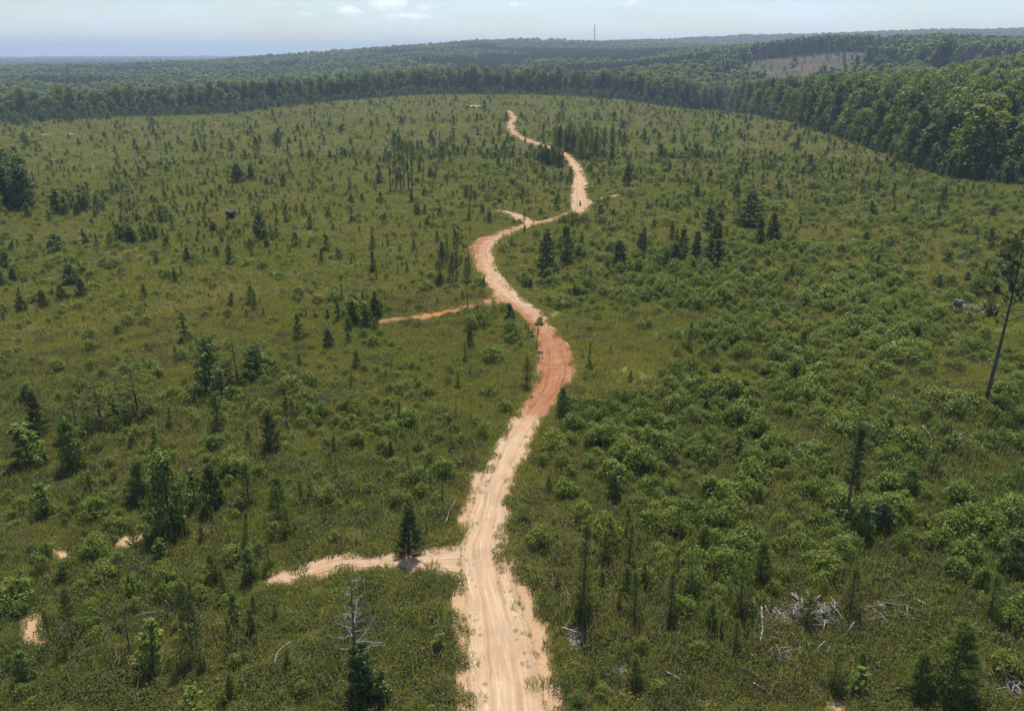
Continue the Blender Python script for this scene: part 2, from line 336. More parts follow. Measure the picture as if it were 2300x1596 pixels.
M['log'] = bark_mat('bleached_log_wood', (.15, .132, .115), (.37, .34, .31), 4)

# ground
gm = mat('ground_soil_and_thatch'); M['ground'] = gm
geo = N(gm.node_tree, 'ShaderNodeNewGeometry'); POS = geo.outputs['Position']
n1 = noise(gm, POS, .035, 5); n2 = noise(gm, POS, .22, 5, .6); n3 = noise(gm, POS, 2.2, 6, .7); n4 = noise(gm, POS, .012, 4)
c = mixc(gm, ramp(gm, n2, .35, .65), (.108, .118, .034), (.172, .152, .056))
c = mixc(gm, mth(gm, 'MULTIPLY', ramp(gm, n1, .48, .66), .6), c, (.095, .125, .034))
c = mixc(gm, ramp(gm, n3, .25, .8), mixc(gm, 1.0, c, (.55, .55, .55), 'MULTIPLY'), c)
n5 = noise(gm, POS, 11, 4, .75); c = mixc(gm, ramp(gm, n5, .40, .62), mixc(gm, 1.0, c, (.42, .45, .40), 'MULTIPLY'), c)
dry = attr(gm, 'dry'); soil = attr(gm, 'soil'); chips = attr(gm, 'chips'); cut = attr(gm, 'cut'); wood = attr(gm, 'wood')
c = mixc(gm, mth(gm, 'MULTIPLY', dry, .45), c, mixc(gm, n3, (.20, .135, .07), (.28, .19, .105)))
lawn = attr(gm, 'lawn'); c = mixc(gm, mth(gm, 'MULTIPLY', lawn, .85), c, mixc(gm, n2, (.140, .165, .038), (.18, .185, .05)))
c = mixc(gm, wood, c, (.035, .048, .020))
cc = mixc(gm, ramp(gm, n2, .3, .7), (.034, .042, .020), (.074, .064, .038))
nb = noise(gm, POS, .02, 5, .6)
cc = mixc(gm, mth(gm, 'MULTIPLY', ramp(gm, nb, .48, .60), .75), cc, (.105, .066, .044))
cc = mixc(gm, mth(gm, 'MULTIPLY', ramp(gm, nb, .66, .70), .9), cc, (.36, .17, .085))
c = mixc(gm, cut, c, cc)
chm = ramp(gm, mth(gm, 'ADD', chips, mth(gm, 'MULTIPLY', mth(gm, 'SUBTRACT', n3, .5), .8)), .26, .42)
c = mixc(gm, chm, c, mixc(gm, noise(gm, POS, 14, 4, .7), (.13, .10, .085), (.36, .31, .28)))
som = ramp(gm, mth(gm, 'ADD', soil, mth(gm, 'MULTIPLY', mth(gm, 'SUBTRACT', n3, .5), .8)), .26, .40)
sc_ = mixc(gm, ramp(gm, n2, .35, .7), (.44, .31, .19), (.37, .225, .125))
sc_ = mixc(gm, mth(gm, 'MULTIPLY', ramp(gm, noise(gm, POS, 6, 5, .7), .4, .8), .4), sc_, (.28, .175, .10))
c = mixc(gm, som, c, sc_)
surface(gm, c, .95, .08, n3, .6, .25)

# dirt of the road: soil type by stretch ('red'), wheel tracks and painted rut shade by the place across it
rm = mat('sandy_road_dirt'); M['road'] = rm
geo = N(rm.node_tree, 'ShaderNodeNewGeometry'); POS = geo.outputs['Position']
red = attr(rm, 'red'); side = attr(rm, 'side'); alng = attr(rm, 'along'); orange = attr(rm, 'orange')
cx = N(rm.node_tree, 'ShaderNodeCombineXYZ'); link(rm, mth(rm, 'MULTIPLY', side, 3.2), cx.inputs[0]); link(rm, mth(rm, 'MULTIPLY', alng, .09), cx.inputs[1])
ns = noise(rm, cx.outputs[0], 2.2, 6, .65)          # streaks that run with the road
nb = noise(rm, POS, .5, 5, .6); nf = noise(rm, POS, 5, 6, .7)
sand = mixc(rm, ramp(rm, nb, .35, .65), (.415, .292, .188), (.36, .232, .140))
sand = mixc(rm, mth(rm, 'MULTIPLY', ramp(rm, ns, .48, .62), .75), sand, (.50, .385, .265))
sand = mixc(rm, mth(rm, 'MULTIPLY', ramp(rm, nf, .56, .75), .45), sand, (.27, .19, .12))
clay = mixc(rm, ramp(rm, ns, .38, .62), (.215, .076, .036), (.30, .146, .074))
clay = mixc(rm, mth(rm, 'MULTIPLY', ramp(rm, nf, .55, .8), .35), clay, (.19, .066, .038))
rf = ramp(rm, mth(rm, 'ADD', mth(rm, 'ADD', red, mth(rm, 'MULTIPLY', mth(rm, 'SUBTRACT', ns, .5), 1.0)), mth(rm, 'MULTIPLY', mth(rm, 'SUBTRACT', nb, .5), .7)), .08, .95)
c = mixc(rm, rf, sand, clay)
c = mixc(rm, mth(rm, 'MULTIPLY', orange, .85), c, mixc(rm, nb, (.42, .20, .07), (.36, .15, .055)))
# grit, leaf litter and weeds that thicken towards the verges
edge = ramp(rm, mth(rm, 'ADD', mth(rm, 'ABSOLUTE', side), mth(rm, 'MULTIPLY', mth(rm, 'SUBTRACT', nf, .5), 1.1)), .84, 1.12)
pk = noise(rm, POS, 9, 3, .6); c = mixc(rm, mth(rm, 'MULTIPLY', ramp(rm, pk, .68, .74), .7), c, (.16, .11, .065))
trk = mth(rm, 'SUBTRACT', mth(rm, 'ABSOLUTE', mth(rm, 'ADD', side, mth(rm, 'MULTIPLY', mth(rm, 'SUBTRACT', noise(rm, cx.outputs[0], .6, 2), .5), .5))), .40)
c = mixc(rm, mth(rm, 'MULTIPLY', mth(rm, 'SUBTRACT', 1.0, ramp(rm, mth(rm, 'ABSOLUTE', trk), .02, .13)), .55), c, mixc(rm, 1.0, c, (.70, .66, .60), 'MULTIPLY'))  # dark tyre tracks, with the shade of the ruts painted into the colour
gr = ramp(rm, mth(rm, 'SUBTRACT', noise(rm, POS, .35, 4, .6), mth(rm, 'MULTIPLY', mth(rm, 'ABSOLUTE', side), .1)), .50, .66); c = mixc(rm, mth(rm, 'MULTIPLY', gr, .5), c, (.30, .225, .155))
c = mixc(rm, mth(rm, 'MULTIPLY', edge, .55), c, (.17, .14, .08))
surface(rm, c, .95, .05, mth(rm, 'ADD', mth(rm, 'MULTIPLY', nf, .5), ns), .5, .12)

# ------------------------------------------------------------------ mesh helpers
class MB:
    def __init__(s): s.v = []; s.q = []; s.t = []; s.qm = []; s.tm = []; s.n = 0
    def add(s, V, Q=None, T=None, m=0):
        V = np.asarray(V, np.float32)
        if Q is not None and len(Q): s.q.append(np.asarray(Q) + s.n); s.qm.append(np.full(len(Q), m))
        if T is not None and len(T): s.t.append(np.asarray(T) + s.n); s.tm.append(np.full(len(T), m))
        s.v.append(V); s.n += len(V)
    def join(s, o, m=0):
        V = np.vstack(o.v); s.add(V, np.vstack(o.q) if o.q else None, None, m)
        if o.t: s.t.append(np.vstack(o.t) + s.n - len(V)); s.tm.append(np.full(len(s.t[-1]), m))
    def mesh(s, name, mats, smooth=False):
        me = bpy.data.meshes.new(name)
        V = np.vstack(s.v); me.vertices.add(len(V)); me.vertices.foreach_set('co', V.ravel())
        Q = np.vstack(s.q) if s.q else np.zeros((0, 4), int); T = np.vstack(s.t) if s.t else np.zeros((0, 3), int)
        me.loops.add(Q.size + T.size); me.loops.foreach_set('vertex_index', np.concatenate([Q.ravel(), T.ravel()]).astype(np.int32))
        nq, ntq = len(Q), len(T); me.polygons.add(nq + ntq)
        me.polygons.foreach_set('loop_start', np.concatenate([np.arange(nq) * 4, nq * 4 + np.arange(ntq) * 3]).astype(np.int32))
        mi = np.concatenate((s.qm if s.qm else []) + (s.tm if s.tm else [])).astype(np.int32)
        me.polygons.foreach_set('material_index', mi)
        if smooth: me.polygons.foreach_set('use_smooth', np.ones(nq + ntq, bool))
        for m in mats: me.materials.append(m)
        me.update(calc_edges=True); me.validate(); return me
def unit(a): return a / np.maximum(np.linalg.norm(a, axis=-1, keepdims=True), 1e-6)
def leaves(mb, P, Nn, s, asp=.55, m=0, r=rng):
    """rhombic leaves (or small sprays) at P facing Nn"""
    n = len(P); Nn = unit(Nn); a = unit(np.cross(Nn, r.normal(size=(n, 3)))); b = np.cross(Nn, a); s = np.asarray(s).reshape(-1, 1) * np.ones((n, 1))
    fold = Nn * s * .18
    V = np.stack([P + a * s, P + b * s * asp + fold, P - a * s, P - b * s * asp + fold], 1).reshape(-1, 3)
    mb.add(V, np.arange(n * 4).reshape(-1, 4), None, m)
def blades(mb, P, D, w, m=0, r=rng):
    """narrow triangles from P along D (needles, grass)"""
    n = len(P); a = unit(np.cross(D, r.normal(size=(n, 3)))) * np.asarray(w).reshape(-1, 1)
    V = np.stack([P - a, P + a, P + D], 1).reshape(-1, 3); mb.add(V, None, np.arange(n * 3).reshape(-1, 3), m)
def tube(mb, pts, rad, k=6, m=0):
    pts = np.asarray(pts, float); n = len(pts); T = unit(np.gradient(pts, axis=0)); ref = np.where(np.abs(T[:, 2:3]) < .9, [[0, 0, 1.0]], [[1.0, 0, 0]])
    A = unit(np.cross(T, ref)); B = np.cross(T, A); th = np.arange(k) / k * 2 * math.pi
    V = pts[:, None] + (A[:, None] * np.cos(th)[None, :, None] + B[:, None] * np.sin(th)[None, :, None]) * np.asarray(rad).reshape(-1, 1, 1)
    Q = [[i * k + j, i * k + (j + 1) % k, (i + 1) * k + (j + 1) % k, (i + 1) * k + j] for i in range(n - 1) for j in range(k)]
    V = np.vstack([V.reshape(-1, 3), pts[0], pts[-1]])
    Tt = [[n * k, (j + 1) % k, j] for j in range(k)] + [[n * k + 1, (n - 1) * k + j, (n - 1) * k + (j + 1) % k] for j in range(k)]
    mb.add(V, Q, Tt, m)
def sphere_dirs(n, r): return unit(r.normal(size=(n, 3)))
def bent(p, d, L, n, droop, r, wob=.06):
    pts = [np.array(p, float)]; d = unit(np.array(d, float))
    for i in range(n):
        d = unit(d + np.array([0, 0, -droop / n]) + r.normal(size=3) * wob); pts.append(pts[-1] + d * L / n)
    return np.array(pts)
class Proto:
    def __init__(s, trunk, crown, tmat, cmat, h, name, tname='trunk', cname='crown'):
        j = MB(); mats = []
        if trunk is not None: j.join(trunk, 0); mats.append(tmat)
        if crown is not None: j.join(crown, len(mats)); mats.append(cmat)
        s.joined = j.mesh(name, mats)
        s.trunk = trunk.mesh(tname, [tmat]) if trunk is not None else None
        s.crown = crown.mesh(cname, [cmat]) if crown is not None else None
        s.h = h; s.tn = tname; s.cn = cname

def mk_pine(h, r0, seed, bare=.06, whorls=None, needle=.26, up=.75, dense=1.0, cm='needle', top=True, w=.02):
    r = np.random.default_rng(seed); T = MB(); C = MB()
    lean = r.normal(size=2) * .02
    zz = np.linspace(0, 1, 7); tp = np.stack([lean[0] * h * zz ** 2, lean[1] * h * zz ** 2, h * zz - .15], 1)
    tube(T, tp, np.interp(zz, [0, 1], [.012 * h + .02, .006 * h ** .5]), 6)
    whorls = whorls or int(6 + h * .8); P = []; D = []
    for i in range(whorls):
        f = bare + (1 - bare) * (i + .5 * r.random()) / whorls; z = f * h
        L = r0 * (max(.05, 1 - ((f - bare) / (1 - bare))) ** .75) * (.7 + .5 * r.random()) + .08 * h ** .5
        nb = r.integers(4, 7)
        for k in range(nb):
            a = k / nb * 6.283 + r.random() * 1.2; ud = up * (.5 + .7 * f) + r.normal() * .1
            pts = bent([lean[0] * h * f * f, lean[1] * h * f * f, z], [math.cos(a), math.sin(a), ud], L * (.8 + .4 * r.random()), 4, -.25 * up, r)
            if h > 3: tube(T, pts, np.linspace(.012 * h ** .5, .004 * h ** .5, len(pts)), 3)
            nt_ = max(3, int(5 * dense * (L / .8) ** .5))
            for q in range(nt_):
                t = .25 + .75 * (q + r.random()) / nt_; i0 = min(3, int(t * 4)); pp = pts[i0] + (pts[i0 + 1] - pts[i0]) * (t * 4 - i0)
                n = int(9 * dense); dd = unit(pts[i0 + 1] - pts[i0]) * .7 + np.array([0, 0, .35]) + r.normal(size=(n, 3)) * .55
                P.append(np.repeat(pp[None], n, 0)); D.append(unit(dd) * needle * (.7 + .6 * r.random((n, 1))))
    if top:
        n = 26; P.append(np.array([[lean[0] * h, lean[1] * h, h - .25]]) + r.random((n, 1)) * np.array([[0, 0, .22]])); D.append(unit(r.normal(size=(n, 3)) * .35 + np.array([0, 0, 1])) * needle)
    P = np.vstack(P); D = np.vstack(D); blades(C, P, D, np.full(len(P), w) * (needle / .26), 0, r)
    return T, C, M['pine_bark'], M[cm], h
def mk_broad(h, rx, seed, lobes=14, per=70, ls=.15, low=.18, cm='broad', conic=.5, flat=.8, limbs=True, tr=None):
    r = np.random.default_rng(seed); T = MB(); C = MB()
    zz = np.linspace(0, 1, 7); ln = r.normal(size=2) * .04 * h
    tp = np.stack([ln[0] * zz ** 2, ln[1] * zz ** 2, h * .86 * zz - .2], 1); tr = tr or (.018 * h + .02); tube(T, tp, tr * np.linspace(1, .25, 7), 7)
    for k in range(lobes):
        f = (k + .5) / lobes; z = h * (low + (1 - low) * f * .93)
        prof = (1 - conic * f) * math.sin(math.pi * min(1, .22 + .72 * f)) ** .6
        a = k * 2.4 + r.random() * .9; rad = rx * prof * (.25 + .75 * r.random()) if k < lobes - 1 else 0
        cpt = np.array([math.cos(a) * rad + ln[0] * f * f, math.sin(a) * rad + ln[1] * f * f, z])
        lr = rx * (.24 + .3 * r.random()) * (1 - .35 * f * conic)
        if limbs and rad > .1:
            b = np.array([ln[0] * f * f, ln[1] * f * f, max(.05 * h, z - rad * .9)]); mid = (b + cpt) / 2 + np.array([0, 0, -.08 * rad])
            tube(T, [b, mid, cpt], [tr * .32, tr * .22, tr * .1], 4)
        n = int(per * (.7 + .6 * r.random())); d = sphere_dirs(n, r); d[:, 2] = d[:, 2] * .9 + .12
        rr = lr * (.55 + .5 * r.random((n, 1)) ** .6); lump = 1 + .25 * np.sin(d[:, :1] * 5 + k) * np.cos(d[:, 1:2] * 4 - k)
        P = cpt + d * rr * lump * np.array([1, 1, flat])
        leaves(C, P, d + r.normal(size=(n, 3)) * .6 + np.array([0, 0, .45]), ls * (.6 + .8 * r.random((n, 1))), .6, 0, r)
    return T, C, M['bark'], M[cm], h
def mk_shrub(h, rx, seed, puffs=10, per=62, ls=.10, cm='shrub'):
    r = np.random.default_rng(seed); T = MB(); C = MB()
    for k in range(puffs):
        a = k * 2.4; f = math.sqrt((k + .5) / puffs); px, py = math.cos(a) * rx * .72 * f, math.sin(a) * rx * .72 * f
        hz = h * (1 - .45 * f * f) * (.8 + .3 * r.random())
        tube(T, bent([px * .15, py * .15, -.1], [px, py, hz], hz * .85, 3, 0, r), [.03, .022, .015, .008], 4)
        n = int(per * (.7 + .6 * r.random())); d = sphere_dirs(n, r); d[:, 2] = np.abs(d[:, 2]) * 1.15 - .25 * r.random(n); wd = rx * (.26 + .2 * r.random())
        P = np.array([px, py, hz * .60]) + d * np.array([wd, wd, hz * .40]) * (.62 + .42 * r.random((n, 1)))
        P[:, 2] = np.maximum(P[:, 2], .04)
        leaves(C, P, d + r.normal(size=(n, 3)) * .55 + np.array([0, 0, .15]), ls * (.6 + .8 * r.random((n, 1))), .5, 0, r)
    return T, C, M['bark'], M[cm], h
def mk_snag(h, seed, br=9, spread=.3, m='snag', frm=.35, k=6):
    r = np.random.default_rng(seed); T = MB(); B = MB(); ln = r.normal(size=2) * .06 * h; zz = np.linspace(0, 1, 7)
    tp = np.stack([ln[0] * zz ** 2 + r.normal(size=7) * .01 * h, ln[1] * zz ** 2, h * zz - .2], 1); tube(T, tp, (.009 * h + .035) * np.linspace(1, .22, 7), k)
    for i in range(br):
        f = frm + (1 - frm) * (i + r.random()) / br; a = i * 2.4 + r.random(); L = spread * h * (1.1 - f * .7) * (.5 + .7 * r.random())
        b = np.array([np.interp(f, zz, tp[:, j]) for j in range(3)]); pts = bent(b, [math.cos(a), math.sin(a), .25 + .5 * r.random()], L, 5, .15, r, .14)
        tube(B, pts, np.linspace(.02 * h ** .5, .006 * h ** .5, 6), 4)
        for q in range(3):
            j = r.integers(2, 5); p2 = bent(pts[j], unit(pts[j] - pts[j - 1]) + r.normal(size=3) * .5, L * .4, 3, 0, r, .15); tube(B, p2, np.linspace(.010 * h ** .5, .004 * h ** .5, 4), 3)
    return T, B, M[m], M[m], h

PR = {}
PR['pine'] = [Proto(*mk_pine(3.0 + .4 * i, .72 + .14 * (i % 3), 100 + i, bare=.04 + .05 * (i % 3), up=.75 + .12 * (i % 3), whorls=7 + i), 'pine_sapling') for i in range(6)]
PR['tallpine'] = [Proto(*mk_pine(8.5 + i * .6, 1.25, 120 + i, bare=.38 + .05 * i, whorls=11, needle=.34, up=.5, dense=1.0, cm='needle_dark'), 'young_pine') for i in range(4)]
PR['conifer'] = [Proto(*mk_pine(6.0 + i * .6, 1.45 + .1 * i, 140 + i, bare=.03, whorls=17, needle=.34, up=.3, dense=1.25, cm='needle_dark', w=.032), 'conifer') for i in range(4)]
PR['young'] = [Proto(*mk_broad(3.6 + .4 * i, 1.0 + .12 * (i % 3), 160 + i, 12 + i % 3, 62, .15, .12, 'broad_bright' if i % 2 else 'broad'), 'young_tree') for i in range(6)]
PR['dense'] = [Proto(*mk_broad(6.0 + .5 * i, 2.05, 180 + i, 24, 95, .16, .05, ['broad', 'broad_dark', 'broad', 'broad'][i], .38), 'bushy_tree') for i in range(4)]
PR['shrub'] = [Proto(*mk_shrub(1.5 + .15 * i, .95 + .12 * (i % 3), 200 + i, 9 + i % 4, 74, .085), 'shrub', 'stem', 'foliage') for i in range(6)]
PR['shrub'] += [Proto(*mk_shrub(1.15, 1.0, 210, 11, 74, .08), 'shrub', 'stem', 'foliage'), Proto(*mk_shrub(2.3, .85, 211, 8, 90, .085), 'shrub', 'stem', 'foliage'), Proto(*mk_shrub(1.7, 1.25, 212, 14, 70, .085), 'shrub', 'stem', 'foliage')]
PR['wood'] = [Proto(*mk_broad(21 + i, 5.1 + .5 * (i % 3), 220 + i, 28, 92, .46, .22, ['broad', 'broad', 'broad_bright', 'broad_dark', 'broad', 'broad_bright'][i], .42, .8, True, .30), 'woodland_tree') for i in range(6)]
PR['woodpine'] = [Proto(*mk_pine(23 + i, 3.0, 240 + i, bare=.42, whorls=11, needle=.85, up=.35, dense=.75, cm='needle_dark' if i % 2 else 'needle', w=.035), 'woodland_pine') for i in range(4)]
PR['snag'] = [Proto(*mk_snag(7 + i, 260 + i, 5 + 2 * i, .22, ['snag', 'snag_dark', 'snag', 'snag_dark'][i]), 'dead_tree', 'trunk', 'branches') for i in range(4)]
# trees of the far woods: fewer, larger sprays
FAR = [Proto(*mk_broad(20 + i, 5.4, 300 + i, 11, 40, 1.05, .2, ['broad', 'broad_dark', 'broad', 'broad_bright'][i], .35, .8, False, .3), 'far_tree') for i in range(4)]
FARP = [Proto(*mk_pine(21 + i, 3.0, 320 + i, bare=.3, whorls=7, needle=1.7, up=.35, dense=.45, cm='needle_dark', w=.09), 'far_pine') for i in range(3)]

# low growth for the ground cover
def mk_grass(seed, n=70, rad=.55, L=.62, mname='grass'):
    r = np.random.default_rng(seed); C = MB(); a = r.random(n) * 6.283; q = np.sqrt(r.random(n)) * rad
    P = np.stack([np.cos(a) * q, np.sin(a) * q, np.full(n, -.05)], 1); D = np.stack([np.cos(a) * .35, np.sin(a) * .35, np.ones(n)], 1) + r.normal(size=(n, 3)) * .25
    blades(C, P, unit(D) * L * (.5 + .8 * r.random((n, 1))), np.full(n, .024), 0, r)
    return C.mesh('grass_tuft', [M[mname]])
def mk_weed(seed, n=260, rad=.9, hz=.48, ls=.062, mname='weed', gr=34):
    r = np.random.default_rng(seed); C = MB(); a = r.random(n) * 6.283; q = np.sqrt(r.random(n)) * rad
    top = hz * (1 - .6 * (q / rad) ** 2) * (.75 + .5 * np.sin(a * 3 + seed) * .5)
    P = np.stack([np.cos(a) * q, np.sin(a) * q, top * (.35 + .65 * r.random(n) ** .5)], 1)
    leaves(C, P, np.stack([np.cos(a) * .4, np.sin(a) * .4, np.ones(n)], 1) + r.normal(size=(n, 3)) * .55, ls * (.6 + .8 * r.random((n, 1))), .62, 0, r)
    if gr:
        a = r.random(gr) * 6.283; q = np.sqrt(r.random(gr)) * rad
        blades(C, np.stack([np.cos(a) * q, np.sin(a) * q, np.zeros(gr)], 1), unit(np.array([0, 0, 1]) + r.normal(size=(gr, 3)) * .3) * hz * 1.6 * (.6 + .6 * r.random((gr, 1))), np.full(gr, .016), 1, r)
    return C.mesh('weed_clump', [M[mname], M['grass']])
GRASS = [mk_grass(400 + i) for i in range(5)]
WEED = [mk_weed(420 + i) for i in range(4)]
BRAMBLE = [mk_weed(430 + i, 420, 1.15, .8, .058, 'bramble', 26) for i in range(4)]
DEADB = [mk_grass(440 + i, 60, .7, .8, 'dead') for i in range(2)]

# ------------------------------------------------------------------ object helpers
def tag(o, label=None, cat=None, group=None, kind=None):
    if label: o['label'] = label
    if cat: o['category'] = cat
    if group: o['group'] = group
    if kind: o['kind'] = kind
    return o
def obj(name, me, parent=None):
    o_ = bpy.data.objects.new(name, me); COL.objects.link(o_)
    if parent is not None: o_.parent = parent
    return o_
def structure(name, me): return tag(obj(name, me), kind='structure')
def plant(kind, var, x, y, z, s, rz, name, label, cat, group=None, parts=True, sxy=1.0, tilt=(0, 0)):
    p = PR[kind][var % len(PR[kind])]
    if parts and p.trunk is not None:
        e = bpy.data.objects.new(name, None); e.empty_display_size = .3; COL.objects.link(e)
        obj(p.tn, p.trunk, e); obj(p.cn, p.crown, e)
    else:
        e = obj(name, p.joined)
    e.location = (x, y, z); e.rotation_euler = (tilt[0], tilt[1], rz); e.scale = (s * sxy, s * sxy, s)
    return tag(e, label, cat, group)
def scatter(name, meshes, pts, scl, rot, idx, label=None):
    """countless growth: one object whose points carry the plants"""
    c = bpy.data.collections.new(name + '_kinds')
    for k, me in enumerate(meshes):
        oo = bpy.data.objects.new('%s_kind_%03d' % (name, k), me); c.objects.link(oo)
    me = bpy.data.meshes.new(name); me.vertices.add(len(pts)); me.vertices.foreach_set('co', np.asarray(pts, np.float32).ravel())
    scl = np.asarray(scl, np.float32)
    if scl.ndim == 1: scl = np.repeat(scl[:, None], 3, 1)
    a = me.attributes.new('plant_scale', 'FLOAT_VECTOR', 'POINT'); a.data.foreach_set('vector', scl.ravel())
    a = me.attributes.new('plant_turn', 'FLOAT_VECTOR', 'POINT'); rv = np.zeros((len(pts), 3), np.float32); rv[:, 2] = rot; rv[:, :2] = rng.normal(size=(len(pts), 2)) * .06; a.data.foreach_set('vector', rv.ravel())
    a = me.attributes.new('plant_kind', 'INT', 'POINT'); a.data.foreach_set('value', np.asarray(idx, np.int32))
    ob = obj(name, me); tag(ob, label, kind='stuff')
    g = bpy.data.node_groups.new(name + '_scatter', 'GeometryNodeTree')
    g.interface.new_socket('Geometry', in_out='INPUT', socket_type='NodeSocketGeometry'); g.interface.new_socket('Geometry', in_out='OUTPUT', socket_type='NodeSocketGeometry')
    gi = g.nodes.new('NodeGroupInput'); go = g.nodes.new('NodeGroupOutput')
    ci = g.nodes.new('GeometryNodeCollectionInfo'); ci.inputs['Collection'].default_value = c; ci.inputs['Separate Children'].default_value = True; ci.inputs['Reset Children'].default_value = True
    ip = g.nodes.new('GeometryNodeInstanceOnPoints'); ip.inputs['Pick Instance'].default_value = True
    def na(nm, ty):
        n = g.nodes.new('GeometryNodeInputNamedAttribute'); n.data_type = ty; n.inputs['Name'].default_value = nm; return n.outputs['Attribute']
    er_ = g.nodes.new('FunctionNodeEulerToRotation')
    L = g.links.new
    L(gi.outputs[0], ip.inputs['Points']); L(ci.outputs[0], ip.inputs['Instance']); L(na('plant_kind', 'INT'), ip.inputs['Instance Index'])
    L(na('plant_turn', 'FLOAT_VECTOR'), er_.inputs[0]); L(er_.outputs[0], ip.inputs['Rotation']); L(na('plant_scale', 'FLOAT_VECTOR'), ip.inputs['Scale']); L(ip.outputs[0], go.inputs[0])
    md = ob.modifiers.new('scatter', 'NODES'); md.node_group = g
    return ob

# ------------------------------------------------------------------ the ground, one sheet to the horizon
az = np.concatenate([np.linspace(-math.pi, -.80, 30, endpoint=False), np.linspace(-.80, -.66, 12, endpoint=False), np.linspace(-.66, .66, 430), np.linspace(.66, .80, 13)[1:], np.linspace(.80, math.pi, 31)[1:-1]])
Rs = np.concatenate([np.linspace(3, 35, 14), np.geomspace(36, 720, 300), np.geomspace(730, 3200, 100), np.geomspace(3300, 12500, 36)])
A_, R_ = np.meshgrid(az, Rs, indexing='ij'); X = (np.sin(A_) * R_).ravel(); Y = (np.cos(A_) * R_).ravel(); Z = H(X, Y)
na_, nr_ = len(az), len(Rs)
ii, jj = np.meshgrid(np.arange(na_), np.arange(nr_ - 1), indexing='ij'); i2 = (ii + 1) % na_
Q = np.stack([ii * nr_ + jj, ii * nr_ + jj + 1, i2 * nr_ + jj + 1, i2 * nr_ + jj], -1).reshape(-1, 4)[:, ::-1]
gb = MB(); gb.add(np.vstack([np.stack([X, Y, Z], 1), [[0, 0, float(H(0.0, 0.0))]]]), Q, [[na_ * nr_, ((i + 1) % na_) * nr_, i * nr_] for i in range(na_)])
gme = gb.mesh('ground', [M['ground']], True)
U_, V_, D_ = project(np.stack([X, Y, Z], 1)); infront = D_ > 5
def gattr(name, a):
    at = gme.attributes.new(name, 'FLOAT', 'POINT'); at.data.foreach_set('value', np.append(a, 0).astype(np.float32))
Rr = np.hypot(X, Y); aa = np.arctan2(X, Y)
dd = road_d(X, Y)
soil_a = np.where(infront, patches(U_, V_, 's'), 0)
soil_a = np.maximum(soil_a, np.clip(1.0 - (dd + .1) / .9, 0, 1) * .75)
gattr('soil', soil_a); gattr('chips', np.where(infront, patches(U_, V_, 'm'), 0)); gattr('lawn', np.where(infront, patches(U_, V_, 'l'), 0)); gattr('dry', np.where(infront, patches(U_, V_, 'd'), 0))
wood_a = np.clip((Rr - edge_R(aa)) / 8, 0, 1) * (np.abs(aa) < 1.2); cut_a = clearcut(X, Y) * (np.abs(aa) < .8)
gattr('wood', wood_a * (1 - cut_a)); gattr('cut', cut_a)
g_ob = structure('ground', gme); g_ob['label'] = 'rolling overgrown clearing with grass, soil and far wooded hills'
bvh = BVHTree.FromPolygons(np.vstack(gb.v).tolist(), Q.tolist())
def gz(x, y):
    h = bvh.ray_cast(Vector((x, y, 500)), Vector((0, 0, -1)))
    return h[0].z if h[0] is not None else float(H(x, y))

